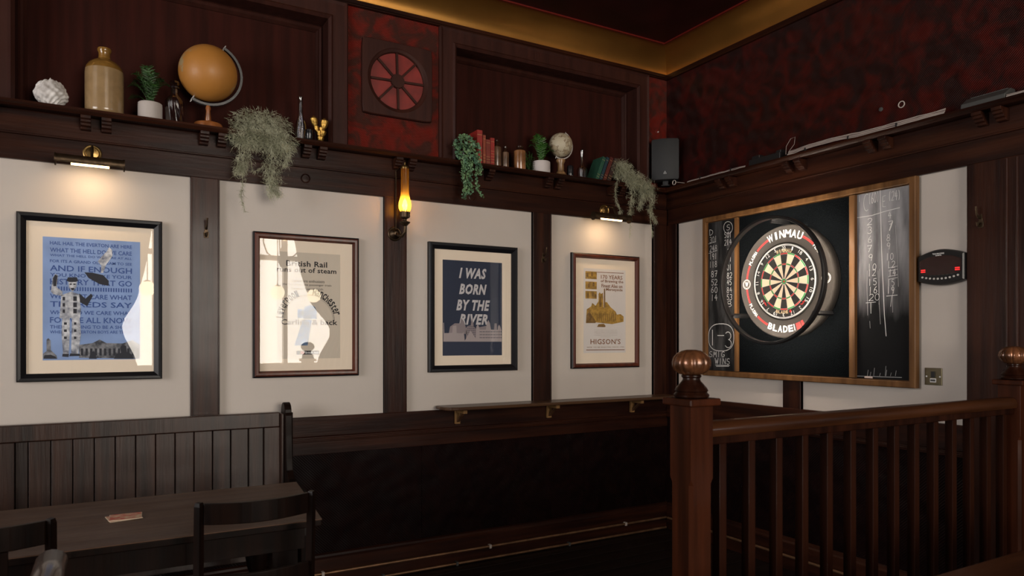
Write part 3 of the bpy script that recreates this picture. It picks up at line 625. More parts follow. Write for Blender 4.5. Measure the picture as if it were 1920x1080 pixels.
# ================================================================== THINGS ON THE HIGH SHELF (top at z = 2.465)
ZS = 2.4655
def at_shelf(px, d=.04): return atB(px, 250, d)[0]
def lathe(prof, x, y, z0=0, seg=28, mod=None, caps=True):
    return MB().ring([(r, z) for r, z in prof], (x, y, z0), seg=seg, mod=mod, caps=caps)
M['jug1'] = mat('buff_stoneware', (.30, .195, .095), .22, var=.08, scale=30, coat=.4); M['jug2'] = mat('ochre_glaze', (.21, .105, .022), .16, var=.2, scale=20, coat=.6)
M['shell'] = mat('chalky_white_ceramic', (.45, .42, .40), .6, col2=(.85, .82, .79), scale=16, bump=.5, bscale=18)
M['potgrey'] = mat('grey_white_pot', (.46, .41, .38), .6, bump=.3, bscale=60); M['potwhite'] = mat('matt_white_pot', (.55, .50, .485), .6)
M['fern'] = mat('fern_green', (.022, .065, .012), .55, var=.5, scale=20); M['fern2'] = mat('bright_fern_green', (.040, .125, .018), .5, var=.5, scale=20)
M['soil'] = mat('potting_soil', (.02, .012, .008), .9)
M['moss'] = mat('grey_green_moss', (.26, .265, .17), .7, col2=(.50, .50, .36), scale=14)
M['euc'] = mat('blue_green_leaf', (.075, .17, .105), .5, col2=(.18, .31, .14), scale=24)
M['goldorn'] = mat('bright_gold_ornament', (.50, .30, .07), .3, metal=.9, bump=1, bscale=90)
M['silver'] = mat('brushed_silver', (.62, .60, .58), .3, metal=.35); M['ggrey'] = mat('grey_meridian', (.10, .10, .10), .4, metal=.3)
# 1 crumpled white shell ball
x, y = -3.816, -.045
m = MB(); vs = []; fs = []; nu, nv = 96, 48
def lump(a, b):
    return 1 + .10 * abs(math.sin(a * 4 + b * 3)) * abs(math.sin(b * 3.2)) + .05 * math.sin(a * 9 + b * 7) * math.sin(b * 4) + .03 * math.sin(a * 16 - b * 11)
for j in range(nv + 1):
    b_ = PI * j / nv
    for i in range(nu):
        a = 2 * PI * i / nu; r = lump(a, b_); vs.append((x + .063 * r * math.sin(b_) * math.cos(a), y + .058 * r * math.sin(b_) * math.sin(a), ZS + .064 + (.062 + .004 * math.sin(a * 3)) * r * (-math.cos(b_)) * .99))
for j in range(nv):
    for i in range(nu): k = (i + 1) % nu; fs.append((j * nu + i, j * nu + k, (j + 1) * nu + k, (j + 1) * nu + i))
vs = [(p[0], p[1], max(p[2], ZS)) for p in vs]
m.add(vs, fs).build('shell_ornament', 'shell', smooth=True, label='crumpled white shell-like ornament at the left end of the shelf', cat='ornament')
# 2 stoneware jug
x, y = -3.600, -.035
t = thing('stoneware_jug', 'large buff stoneware jug with ochre glazed shoulder on the shelf', 'jug', (x, y, ZS))
lathe([(.076, 0), (.081, .006), (.082, .02), (.0825, .10), (.0825, .195), (.081, .213)], x, y, ZS, 40).build('body', 'jug1', t, smooth=True)
lathe([(.081, .2128), (.078, .226), (.068, .243), (.050, .258), (.035, .266), (.027, .272), (.025, .285), (.025, .300), (.029, .306), (.031, .314), (.029, .322), (.022, .324), (.020, .29), (.001, .288)], x, y, ZS, 40).build('shoulder', 'jug2', t, smooth=True)
# 3 potted ferns
def frond(base, az, length, rise, droop, mk, parent, w_=.016, n_=13, seed=0):
    R_ = random.Random(seed); P_ = []
    for i in range(n_ + 1):
        s = i / n_; out = length * (s * .75 + .15 * s * s); up_ = rise * math.sin(s * PI * .62) - droop * s * s
        P_.append(Vector((base[0] + math.cos(az) * out, base[1] + math.sin(az) * out, base[2] + up_)))
    m = MB(); m.tube(P_, [.0012 * (1.2 - i / n_) for i in range(n_ + 1)], 4)
    side = Vector((-math.sin(az), math.cos(az), 0))
    for i in range(1, n_):
        s = i / n_; wl_ = w_ * math.sin(PI * (s * .85 + .12)) * 1.3; d_ = (P_[i + 1] - P_[i]).normalized()
        for sg in (-1, 1):
            tip = P_[i] + side * sg * wl_ + d_ * wl_ * .55 + Vector((0, 0, R_.uniform(-.004, .003))); q = P_[i] + d_ * .0055
            mid = P_[i] + side * sg * wl_ * .5 + d_ * (wl_ * .3 + .004); m.add([tuple(P_[i]), tuple(mid - d_ * .006), tuple(tip), tuple(mid), tuple(q)], [(0, 1, 2, 3, 4)])
    return m.build('frond', mk, parent, recalc=False)
def potted_fern(x, y, r, h, zt, label, pot, ridged, fr, mk, az0=0):
    t = thing('potted_fern', label, 'potted plant', (x, y, ZS))
    pr_ = [(r * .90, 0), (r * .97, .006)] + [(r * (1.0 + (.012 if i % 2 else -.012) * ridged), .010 + (h - .02) * i / 16) for i in range(17)] + [(r * .99, h - .003), (r * .93, h), (r * .86, h - .004), (r * .84, h - .018), (.001, h - .018)]
    lathe(pr_, x, y, ZS, 36).build('pot', pot, t, smooth=True)
    lathe([(r * .83, h - .0175), (r * .82, h - .012), (.001, h - .008)], x, y, ZS, 20).build('soil', 'soil', t)
    for i, (az, L_, rise, dr) in enumerate(fr): frond((x, y, ZS + h - .012), math.radians(az), L_, rise, dr, mk, t, seed=i, w_=.027)
    return t
R0 = random.Random(4)
potted_fern(-3.404, -.045, .055, .088, 0, 'fern in a ridged grey-white pot between the jug and decanter', 'potgrey', 1,
            [(180, .115, .11, .03), (200, .10, .15, .01), (150, .10, .14, .02), (100, .07, .15, .0), (250, .06, .18, .0), (0, .10, .12, .0), (330, .09, .13, .01), (30, .08, .15, .0), (285, .07, .11, .02), (80, .04, .17, 0), (220, .05, .18, 0), (310, .05, .16, 0), (160, .115, .06, .03), (265, .03, .15, 0), (120, .05, .17, 0), (190, .07, .13, 0), (350, .06, .14, 0), (40, .05, .12, 0)], 'fern')
t = potted_fern(-1.123, -.045, .061, .080, 0, 'fern in a smooth white pot left of the small cream globe', 'potwhite', 0,
            [(180, .09, .15, .0), (90, .03, .19, .0), (120, .04, .20, 0), (200, .07, .17, 0), (60, .05, .16, 0), (0, .08, .12, 0), (340, .10, .10, .01), (270, .05, .13, .01), (230, .07, .12, .02), (150, .09, .13, .01), (320, .06, .12, 0), (250, .03, .16, 0), (20, .09, .10, 0), (185, .05, .18, 0)], 'fern2')
# low bushy greenery beside it
t = thing('bushy_plant', 'low bushy bright green plant between the brown jar and white pot', 'plant', (-1.222, -.05, ZS))
m = MB(); R_ = random.Random(9)
for i in range(260):
    a, b_ = R_.uniform(0, 2 * PI), R_.uniform(.0, 1); rr = .036 * math.sqrt(b_); px_, py_, pz_ = -1.222 + rr * math.cos(a) * 1.0, -.05 + rr * math.sin(a), ZS + R_.uniform(.004, .135) * (1 - b_ * .35)
    L_ = .013; c, s_ = math.cos(a), math.sin(a); e = R_.uniform(-.004, .007)
    m.add([(px_, py_, pz_), (px_ + c * L_ * .5 - s_ * .004, py_ + s_ * L_ * .5 + c * .004, pz_ + e), (px_ + c * L_, py_ + s_ * L_, pz_ + e), (px_ + c * L_ * .5 + s_ * .004, py_ + s_ * L_ * .5 - c * .004, pz_ + e * .5)], [(0, 1, 2, 3)])
m.build('foliage', 'fern2', t, kind='stuff', recalc=False)
m = MB()
for i in range(7):
    a = i * .9; m.tube([(-1.222, -.05, ZS), (-1.222 + .014 * math.cos(a), -.05 + .014 * math.sin(a), ZS + .06), (-1.222 + .026 * math.cos(a), -.05 + .026 * math.sin(a), ZS + .12)], .0015, 5)
m.build('stems', 'fern', t, kind='stuff')
# 4 cut-glass decanter and other glass
def twist(a, j): return 1 + .045 * math.cos(a * 10 + j * .55)
x, y = -3.295, -.045
t = thing('glass_decanter', 'cut-glass decanter with a stopper, left of the large globe', 'decanter', (x, y, ZS))
lathe([(.040, 0), (.043, .004)] + [(.043, .01 + .011 * i) for i in range(9)] + [(.041, .116), (.032, .132), (.020, .145), (.016, .158), (.016, .176), (.022, .182), (.022, .187), (.013, .188), (.012, .16), (.001, .158)], x, y, ZS, 40, twist).build('body', 'clear', t, smooth=True)
lathe([(.010, .175), (.011, .190), (.020, .196), (.024, .206), (.021, .216), (.008, .222), (.001, .223)], x, y, ZS, 12).build('stopper', 'clear', t)
x, y = -2.672, -.05
t = thing('bottle_vase', 'tall slim-necked clear glass bottle between moss and gold ornament', 'vase', (x, y, ZS))
lathe([(.028, 0), (.032, .004), (.033, .05), (.031, .085), (.022, .115), (.0135, .135), (.0115, .17), (.011, .228), (.0135, .236), (.0135, .242), (.0095, .242), (.009, .15), (.02, .11), (.027, .02), (.001, .015)], x, y, ZS, 28).build('body', 'clear', t, smooth=True)
x, y = -.80, -.05
t = thing('small_decanter', 'small cut-glass bottle left of the leaning books', 'decanter', (x, y, ZS))
lathe([(.031, 0), (.035, .004)] + [(.035, .008 + .009 * i) for i in range(7)] + [(.033, .072), (.020, .086), (.0115, .098), (.0105, .165), (.014, .172), (.014, .190), (.016, .196), (.012, .204), (.001, .205)], x, y, ZS, 36, lambda a, j: 1 + .06 * math.cos(a * 9) * (j < 9)).build('body', 'clear', t, smooth=True)
x, y = -2.628, -.06
t = thing('dark_mug', 'small dark glass mug beside the gold ornament', 'mug', (x, y, ZS))
M['darkglass'] = mat('dark_glass', (.01, .010, .012), .1)
lathe([(.016, 0), (.019, .004), (.019, .066), (.016, .068), (.015, .006), (.001, .005)], x - .0, y, ZS, 20).build('body', 'darkglass', t, smooth=True)
MB().tube([(x + .018, y, ZS + .058), (x + .030, y, ZS + .060), (x + .034, y, ZS + .04), (x + .033, y, ZS + .010), (x + .018, y, ZS + .008)], .003, 8).build('handle', 'darkglass', t, smooth=True)
x, y = -.885, -.035
MB().ring([(.020, 0), (.022, .004), (.022, .075), (.019, .085), (.010, .09), (.001, .09)], (x, y, ZS), seg=20).build('dark_bottle', 'darkglass', smooth=True, label='squat dark bottle in shadow right of the small cream globe', cat='bottle')
# 5 gold ornament: leaf buds on a knuckled stem
x, y = -2.566, -.05
t = thing('gold_ornament', 'gold ornament of leafy buds at the end of the left shelf', 'ornament', (x, y, ZS))
lathe([(.016, 0), (.018, .004), (.012, .010), (.008, .02)], x, y, ZS, 14).build('foot', 'goldorn', t, smooth=True)
for dx, z0_, z1_, r in ((.002, .008, .046, .020), (.016, .040, .082, .019), (-.006, .036, .080, .016), (-.022, .060, .105, .014), (-.036, .090, .150, .021), (.024, .082, .145, .024), (.006, .060, .100, .013)):
    c = [(x + dx * .7, y, ZS + z0_), (x + dx * .85, y, ZS + z0_ + (z1_ - z0_) * .35), (x + dx, y, ZS + z0_ + (z1_ - z0_) * .75), (x + dx, y, ZS + z1_)]
    MB().tube(c, [r * .35, r * .85, r, r * .25], 10).build('bud', 'goldorn', t, smooth=True)
for dx in (-.03, .02): MB().tube([(x, y, ZS + .04), (x + dx * .6, y, ZS + .07), (x + dx, y, ZS + .10)], .004, 8).build('stem', 'goldorn', t, smooth=True)
# 6 globes
def globemat(name, sea, land, line, sc, th=.56, landfac=1):
    m, nt, N, L, b = nmat(name); tc = N.new('ShaderNodeTexCoord'); n = N.new('ShaderNodeTexNoise'); n.inputs['Scale'].default_value = sc; n.inputs['Detail'].default_value = 7; n.inputs['Roughness'].default_value = .62
    L.new(tc.outputs['Object'], n.inputs['Vector']); rp = N.new('ShaderNodeValToRGB'); L.new(n.outputs['Fac'], rp.inputs[0]); e = rp.color_ramp.elements
    e[0].color = (*sea, 1); e[0].position = th - .012; e[1].color = (*line, 1); e[1].position = th
    k = e.new(th + .012); k.color = (*line, 1); k = e.new(th + .03); k.color = (*land, 1)
    L.new(rp.outputs[0], b.inputs['Base Color']); b.inputs['Roughness'].default_value = .5; b.inputs['Coat Weight'].default_value = .05; return m
M['globe1'] = globemat('amber_globe_print', (.44, .185, .035), (.36, .26, .13), (.42, .19, .05), 5.0, .565)
M['globe2'] = globemat('cream_globe_print', (.50, .44, .32), (.44, .36, .24), (.13, .07, .035), 22.0, .535)
M['gwood'] = mat('orange_turned_wood', (.26, .085, .022), .3, var=.3, scale=20, coat=.4); M['gwood2'] = mat('tan_turned_wood', (.26, .145, .065), .35, var=.3, scale=30, coat=.2)
def globe(x, y, zc, R_, gm, arcm, woodm, label, tilt=28, rbase=.07, stem=1.0):
    t = thing('globe', label, 'globe', (x, y, ZS))
    a = math.radians(tilt); ax = Vector((math.sin(a), 0, math.cos(a)))
    m = MB(); vs = []; fs = []; nu, nv = 40, 24; e1 = Vector((math.cos(a), 0, -math.sin(a))); e2 = Vector((0, 1, 0)); c = Vector((x, y, zc))
    for j in range(nv + 1):
        b_ = PI * j / nv
        for i in range(nu):
            f = 2 * PI * i / nu; vs.append(tuple(c + R_ * (math.sin(b_) * (math.cos(f) * e1 + math.sin(f) * e2) - math.cos(b_) * ax)))
    for j in range(nv):
        for i in range(nu): k = (i + 1) % nu; fs.append((j * nu + i, j * nu + k, (j + 1) * nu + k, (j + 1) * nu + i))
    m.add(vs, fs).build('sphere', gm, t, smooth=True)
    P_ = [c + R_ * 1.10 * (math.cos(b_) * ax + math.sin(b_) * e1) for b_ in [PI * k / 24 for k in range(-0, 25)]]
    m = MB(); n_ = len(P_); vs = []; fs = []; wdt = R_ * .075
    for p in P_:
        o_ = (p - c).normalized()
        for q in (p - e2 * wdt, p + e2 * wdt, p + e2 * wdt + o_ * R_ * .085, p - e2 * wdt + o_ * R_ * .085): vs.append(tuple(q))
    for j in range(n_ - 1):
        for k in range(4): q = (k + 1) % 4; fs.append((j * 4 + k, j * 4 + q, (j + 1) * 4 + q, (j + 1) * 4 + k))
    fs += [(0, 1, 2, 3), tuple(range((n_ - 1) * 4, n_ * 4))]
    m.add(vs, fs).build('meridian_arc', arcm, t, smooth=True)
    for sg in (1, -1): MB().tube([c + ax * sg * R_ * .99, c + ax * sg * R_ * 1.16, c + ax * sg * R_ * 1.28], [R_ * .018, R_ * .03, R_ * .014], 8).build('axis_pin', 'silver', t, smooth=True)
    zb = zc - R_ * 1.15 - ZS
    sx = x
    lathe([(rbase, 0), (rbase, .020), (rbase * .94, .028), (rbase * .66, .033), (rbase * .30, .038), (rbase * .18, .044), (rbase * .17 + .003, .050), (rbase * .14, zb * .75), (rbase * .19, zb * .85), (rbase * .12, zb)] if stem > .9 else
          [(rbase, 0), (rbase, .008), (rbase * .85, .014), (rbase * .70, .020), (rbase * .66, .030), (rbase * .46, .040), (rbase * .42, zb * .72), (rbase * .62, zb * .88), (rbase * .60, zb * .96), (rbase * .15, zb)], sx, y, ZS, 32).build('base', woodm, t, smooth=True)
    return t
globe(-3.137, -.035, 2.755, .141, 'globe1', 'ggrey', 'gwood', 'large amber-orange globe with a grey meridian arc', 28, .070)
globe(-.962, -.035, 2.680, .080, 'globe2', 'silver', 'gwood2', 'small cream globe with a silver meridian arc', 24, .050, .5)
# 7 books
M['page'] = mat('page_block', (.42, .36, .27), .8); M['gilt'] = mat('gilt_print', (.55, .40, .16), .4, metal=.6)
def book(x, w_, h, dp, mk, label, lean=0, y=-.085, bands=2, group='red books on the right shelf', front=True):
    t = thing('book', label, 'book', (x, y, ZS), group)
    t.rotation_euler = (0, lean, 0)
    MB().box(x, x + .0022, y, y + dp, ZS, ZS + h).box(x + w_ - .0022, x + w_, y, y + dp, ZS, ZS + h).box(x, x + w_, y - .0025, y, ZS, ZS + h).build('cover', mk, t, bevel=.0008)
    MB().box(x + .0024, x + w_ - .0024, y + .0003, y + dp - .004, ZS + .003, ZS + h - .004).build('pages', 'page', t)
    m = MB()
    for k in range(bands): m.box(x + .001, x + w_ - .001, y - .0032, y - .0025, ZS + h * (.12 + .10 * k if k < bands - 1 else .86), ZS + h * (.13 + .10 * k if k < bands - 1 else .87))
    m.build('spine_gilding', 'gilt', t, kind='stuff'); return t
for k_, c_ in (('bkred', (.30, .022, .016)), ('bkred2', (.20, .030, .018)), ('bkbrick', (.28, .055, .025)), ('bkgreen', (.018, .075, .045)), ('bkblue', (.012, .035, .050)), ('bkmaroon', (.085, .014, .010)), ('bkdark', (.030, .012, .010))):
    M[k_] = mat(k_, c_, .5, var=.15, scale=40, bump=.2, bscale=120)
book(-1.612, .036, .210, .125, 'bkred', 'tall bright red hardback, leftmost of the upright books', bands=4)
book(-1.571, .018, .184, .115, 'bkbrick', 'narrow brick red book second from left in the upright row', bands=4)
book(-1.550, .030, .160, .110, 'bkred2', 'short dull red book third in the upright row', bands=4)
book(-1.517, .026, .174, .115, 'bkred', 'bright red book with spotted gilt spine beside brown bottles', bands=6)
def leanbook(x, w_, h, dp, mk, label, lean, group='leaning books on the right shelf', y=-.085):
    # rotate about the lower left edge of the spine so that the book rests on the shelf
    t = book(x, w_, h, dp, mk, label, 0, y, 3, group)
    t.rotation_euler = (0, math.radians(lean), 0)
    t.location = (x, y, ZS + (w_ * math.sin(math.radians(lean)) if lean > 0 else 0)); return t
leanbook(-.712, .026, .172, .115, 'bkgreen', 'green book with a pale spine edge, first of the leaning books', 22)
leanbook(-.680, .022, .175, .115, 'bkblue', 'dark blue-green book, second of the leaning books', 22)
leanbook(-.650, .026, .178, .115, 'bkmaroon', 'maroon book, third of the leaning books', 22)
leanbook(-.615, .030, .172, .115, 'bkdark', 'darkest brown book leaning against the moss', 22)
# 8 stoneware bottles
M['brn1'] = mat('brown_salt_glaze', (.13, .070, .040), .3, var=.4, scale=22, coat=.4); M['brn2'] = mat('orange_brown_glaze', (.27, .115, .045), .25, var=.4, scale=14, coat=.5); M['brndk'] = mat('dark_brown_glaze', (.03, .013, .008), .15, coat=.5)
def sbottle(x, r, h, nk, mk, label, y=-.055):
    t = thing('stoneware_bottle', label, 'bottle', (x, y, ZS))
    lathe([(r * .95, 0), (r, .004), (r, h * nk), (r * .95, h * nk + .008)], x, y, ZS, 28).build('body', mk, t, smooth=True)
    lathe([(r * .95, h * nk + .0078), (r * .78, h * nk + .016), (r * .5, h * nk + .023), (r * .42, h - .018), (r * .56, h - .013), (r * .56, h - .003), (r * .40, h), (r * .3, h - .01), (.001, h - .012)], x, y, ZS, 28).build('neck', 'brndk', t, smooth=True)
sbottle(-1.459, .030, .175, .69, 'brn1', 'tall brown stoneware bottle right of the red books')
sbottle(-1.396, .023, .145, .66, 'brn1', 'smallest brown stoneware bottle, middle of the three')
sbottle(-1.290, .039, .160, .74, 'brn2', 'wide orange-brown stoneware jar, largest of the three')

# 9 trailing moss
def moss(name_label, blobs, strands, seed, nb, ns, T=TB):
    # blobs: (u, v, d, ru, rv, rd) ; strands: list of ([(u,v,d)...], radius0, radius1, count)
    R_ = random.Random(seed); m = MB(T)
    def blade(p, dr, L_, w_):
        q = Vector(p); e = Vector(dr).normalized(); s = e.cross(Vector((R_.uniform(-1, 1), R_.uniform(-1, 1), R_.uniform(-1, 1)))).normalized() * w_
        b_ = Vector((R_.uniform(-1, 1), -abs(R_.uniform(.1, 1)), R_.uniform(-1, 1))) * L_ * .25
        m.add([tuple(q - s), tuple(q + s), tuple(q + e * L_ * .55 + b_ * .5 + s * .7), tuple(q + e * L_ + b_), tuple(q + e * L_ * .55 + b_ * .5 - s * .7)], [(0, 1, 2, 3, 4)])
    for (u, v, d, ru, rv, rd, nfac) in blobs:
        for i in range(int(nb * nfac)):
            a, b_, c = R_.gauss(0, .5), R_.gauss(0, .5), R_.gauss(0, .45)
            if a * a + b_ * b_ + c * c > 1: continue
            p = [u + a * ru, v + b_ * rv, d + c * rd]
            if p[1] < 2.468 and p[2] < .126: p[2] = .127 + R_.uniform(0, .03)
            if p[2] < -.10: p[2] = -.10
            blade(p, (R_.uniform(-1, 1) + a * .6, R_.uniform(-1.1, .5) + b_ * .6, R_.uniform(-.3, .8)), R_.uniform(.012, .030), .00085)
    for pts, r0, r1, cnt in strands:
        P_ = [Vector(p) for p in pts]; n = len(P_) - 1
        for i in range(int(cnt * ns)):
            s = R_.random() * n; k = min(int(s), n - 1); f = s - k; p = P_[k].lerp(P_[k + 1], f); r = r0 + (r1 - r0) * (s / n)
            q = p + Vector((R_.gauss(0, r * .5), R_.gauss(0, r * .3), abs(R_.gauss(0, r * .35)))); q.z = max(q.z, .045 if q.y < 2.43 else .127)
            blade(q, (R_.uniform(-.8, .8), R_.uniform(-1.3, .2), R_.uniform(-.3, .5)), R_.uniform(.012, .030), .0008)
    t = thing('trailing_moss', name_label, 'plant', (pts[0][0], -.06, ZS))
    m.build('foliage', 'moss', t, kind='stuff', recalc=False)
    mm = MB(T)
    for pts, r0, r1, cnt in strands:
        P_ = [Vector(p) + Vector((0, 0, .0)) for p in pts]; mm.tube([tuple(p) for p in P_], .0012, 4)
    mm.build('stems', 'moss', t, kind='stuff')
def Q(px, py, d): return (*atB(px, py, d), d)
def S_(*a, d=.14): return [Q(px, py, d if i else .125) for i, (px, py) in enumerate(a)]
moss('large bushy grey-green trailing moss hanging over the left shelf', [(*atB(490, 235, .06), .06, .165, .085, .08, 1.0), (*atB(470, 262, .13), .13, .12, .06, .03, .45), (*atB(520, 268, .13), .13, .11, .07, .03, .5)],
     [(S_((460, 262), (456, 300), (452, 325)), .05, .022, 700), (S_((456, 315), (455, 345), (452, 370), (460, 398)), .018, .004, 190), (S_((450, 285), (444, 312), (440, 330)), .025, .010, 140),
      (S_((515, 270), (508, 310), (512, 345), (520, 368)), .065, .026, 1300), (S_((500, 310), (504, 345), (508, 372)), .03, .014, 260), (S_((535, 265), (540, 295), (532, 312)), .035, .016, 330), (S_((470, 300), (474, 322), (486, 318), (497, 308)), .008, .008, 60)], 3, 5200, 1.0)
moss('grey-green trailing moss at the right end over the picture light', [(*atB(1165, 318, .08), .08, .10, .07, .06, .7), (*atB(1188, 338, .12), .12, .10, .07, .04, .6), (*atB(1212, 355, .13), .13, .06, .08, .03, .4)],
     [(S_((1158, 335), (1153, 355), (1155, 378), (1163, 395), (1160, 403)), .012, .010, 220), (S_((1185, 345), (1184, 375), (1180, 403)), .045, .018, 420), (S_((1182, 392), (1182, 418), (1180, 446)), .010, .006, 60),
      (S_((1200, 350), (1202, 372), (1196, 392)), .05, .02, 450), (S_((1220, 345), (1223, 375), (1216, 395), (1230, 418)), .045, .012, 560), (S_((1218, 395), (1220, 420), (1223, 442)), .012, .005, 90)], 5, 4200, 1.0)
# 10 trailing round-leaved plant
t = thing('trailing_plant', 'trailing plant with small round blue-green leaves left of the red books', 'plant', (-1.64, -.06, ZS))
m = MB(TB); ms = MB(TB); R_ = random.Random(11)
def leaf(p, r):
    n_ = Vector((R_.uniform(-.7, .7), R_.uniform(-.1, 1), R_.uniform(.3, 1))).normalized(); a = n_.cross(Vector((R_.uniform(-1, 1), .3, R_.uniform(-1, 1)))).normalized(); b_ = n_.cross(a)
    m.add([tuple(Vector(p) + r * (math.cos(k * PI / 3) * a + math.sin(k * PI / 3) * b_ * .85) + n_ * (.15 * r if k % 2 else 0)) for k in range(6)], [(0, 1, 2, 3, 4, 5)])
for i in range(430):
    a, b_ = R_.uniform(-1, 1), R_.uniform(-1, 1)
    if a * a + b_ * b_ > 1: continue
    px_, py_ = 876 + a * 25 + b_ * 6, 281 + b_ * 29; d_ = .085 + R_.uniform(-.04, .055) if py_ < 292 else R_.uniform(.128, .16)
    leaf(Q(px_, py_, d_), R_.uniform(.007, .012))
for pts, n_, r_ in ((((868, 300), (868, 330), (871, 350), (870, 374)), 120, 6), (((882, 300), (880, 330), (882, 360)), 110, 7), (((890, 295), (894, 320), (893, 345), (897, 358), (906, 371)), 80, 5), (((874, 300), (876, 335), (878, 366)), 80, 6), (((898, 300), (902, 322)), 30, 3), (((885, 290), (900, 312), (900, 330)), 35, 3)):
    P_ = [Vector(Q(x_, y_, .145)) for x_, y_ in pts]; ms.tube([tuple(p) for p in P_], .0012, 4)
    for i in range(n_):
        s = i / n_ * (len(P_) - 1); k = min(int(s), len(P_) - 2); p = P_[k].lerp(P_[k + 1], s - k); leaf((p.x + R_.gauss(0, r_ * .0013), p.y, p.z + R_.uniform(-.006, .012)), R_.uniform(.005, .0095))
m.build('leaves', 'euc', t, kind='stuff', recalc=False); ms.build('stems', 'fern', t, kind='stuff')
lathe([(.040, 0), (.046, .05), (.048, .075), (.044, .076), (.040, .01), (.001, .008)], -1.665, -.045, ZS, 24).build('pot', 'brndk', t, smooth=True)

# ================================================================== CORNER SPEAKER, CABLES AND BOXES
t = thing('loudspeaker', 'matt black loudspeaker on a bracket in the corner of the room', 'speaker', (-.075, -.10, 2.52))
cs = math.cos(PI / 4)
def TK(u, v, d): return (-.095 + (u - d) * cs, -.095 - (u + d) * cs, v)     # turned to face the room across the corner
z0_, z1_ = 2.522, 2.812
m = MB(TK); pl_ = [(-.088, -.03), (-.095, .045)] + [(-.095 + .19 * k / 8, .060 + .022 * math.sin(PI * k / 8)) for k in range(9)] + [(.095, .045), (.088, -.03)]
vs = []; n = len(pl_)
for zz, sc_ in ((z0_, .93), (z0_ + .012, 1.0), (z1_ - .012, 1.0), (z1_, .93)): vs += [(u * sc_, zz, d * (sc_ if d > 0 else 1)) for u, d in pl_]
fs = [tuple(range(n)), tuple(range(3 * n, 4 * n))] + [(j * n + i, j * n + (i + 1) % n, (j + 1) * n + (i + 1) % n, (j + 1) * n + i) for j in range(3) for i in range(n)]
M['spk'] = mat('charcoal_speaker_cloth', (.022, .023, .025), .65, bump=.3, bscale=400)
m.add(vs, fs).build('cabinet', 'spk', t, smooth=True)
M['silverink'] = mat('silver_print', (.5, .5, .5), .4)
m = MB(TK); m.ribbon([(-.010, z0_ + .038), (0, z0_ + .056), (.010, z0_ + .038), (-.010, z0_ + .038)], .0025, .0838); m.ribbon([(0, z0_ + .040), (0, z0_ + .048)], .0025, .0838); m.build('logo', 'silverink', t, kind='stuff')
MB(TK).box(-.02, .02, z0_ - .030, z0_ - .001, -.02, .02).box(-.03, .03, z0_ - .038, z0_ - .030, -.03, .03).build('bracket', 'black', t, bevel=.002)
M['cablew'] = mat('white_cable', (.46, .40, .36), .5); M['cabler'] = mat('grey_pink_cable', (.30, .24, .22), .5)
R_ = random.Random(2)
P_ = []
for k in range(70):
    a = k * .42; P_.append((.200 + .016 * math.cos(a), 2.492 + .016 * math.sin(a) + .0, .110 + .002 * math.sin(k * .2)))
P_ = [(.30, 2.470, .108)] + P_
MB(TR).tube(P_, .0022, 5).build('cable_coil', 'cablew', smooth=True, label='small coil of pale cable under the corner loudspeaker', cat='cable')
def cabler(u0, u1, label, n_=3, seed=1, rise=None):
    t = thing('cable_bundle', label, 'cable', (-.1, -(u0 + u1) / 2, ZS)); rr = random.Random(seed)
    for j in range(n_):
        P_ = []; N_ = int((u1 - u0) / .05) + 2
        for i in range(N_ + 1):
            u = u0 + (u1 - u0) * i / N_; P_.append((u, ZS + .004 + .0055 * j + rr.uniform(0, .003) + (rise(u) if rise else 0), .110 - .003 * j + rr.uniform(-.002, .002)))
        MB(TR).tube(P_, .0024, 6).build('cable', 'cablew' if j % 2 == 0 else 'cabler', t, smooth=True)
    u = u0 + .12
    while u < u1:
        MB(TR).box(u, u + .006, ZS + .001, ZS + .020, .100, .1155).build('cable_tie', 'black', t); u += .27
cabler(.33, .84, 'thin pale cables on the shelf right of the loudspeaker', 2, 1)
cabler(1.16, 2.06, 'thick bundle of pale cables along the shelf above the dartboard', 5, 2, lambda u: .010 * max(0, math.sin((u - 1.16) * 7)) * (u < 1.6))
cabler(2.33, 2.60, 'pale cable end right of the grey box on the shelf', 2, 3)
MB(TR).tube([(1.14, 2.48, .10), (1.135, 2.53, .09), (1.150, 2.575, .07), (1.165, 2.585, .05), (1.168, 2.54, .06), (1.158, 2.49, .10)], .0018, 5).build('cable_loop', 'cabler', smooth=True, label='thin cable loop standing up against the red wallpaper', cat='cable')
t = thing('junction_box', 'low black connector block on the shelf left of the cable loop', 'box', TR(.97, ZS, .07))
MB(TR).box(.865, 1.10, ZS, ZS + .040, .035, .105).build('body', 'black', t, bevel=.003)
MB(TR).box(.875, .935, ZS + .0405, ZS + .062, .045, .09).box(1.06, 1.095, ZS + .0405, ZS + .058, .045, .09).build('plug', 'black', t, bevel=.003)
M['greybox'] = mat('grey_plastic', (.06, .06, .058), .5)
t = thing('wall_box', 'low grey plastic box on the far right of the shelf', 'box', TR(2.24, ZS, .07))
MB(TR).prismA([(ZS, .02), (ZS, .112), (ZS + .022, .110), (ZS + .055, .06), (ZS + .055, .02)], 2.135, 2.325).build('body', 'greybox', t, bevel=.003)
MB(TR).box(2.15, 2.31, ZS + .0555, ZS + .060, .025, .055).build('lid', 'greybox', t, bevel=.001)
u, v = atR(1691, 196, 0)
MB(TR).tube([(u + .016 * math.cos(a * PI / 8), v + .016 * math.sin(a * PI / 8), .004) for a in range(17)], .003, 6).build('cable_ring', 'cablew', smooth=True, label='small pale ring fixed on the red embossed wallpaper', cat='ring')
u, v = atR(1652, 205, 0)
MB(TR).ring([(.012, 0), (.011, .004), (.001, .006)], (u, v, .0003), seg=12).build('wall_plug', 'greybox', smooth=True, label='small grey plug in the red wallpaper beside the ring', cat='plug')
u, v = atB(1232, 247, 0)
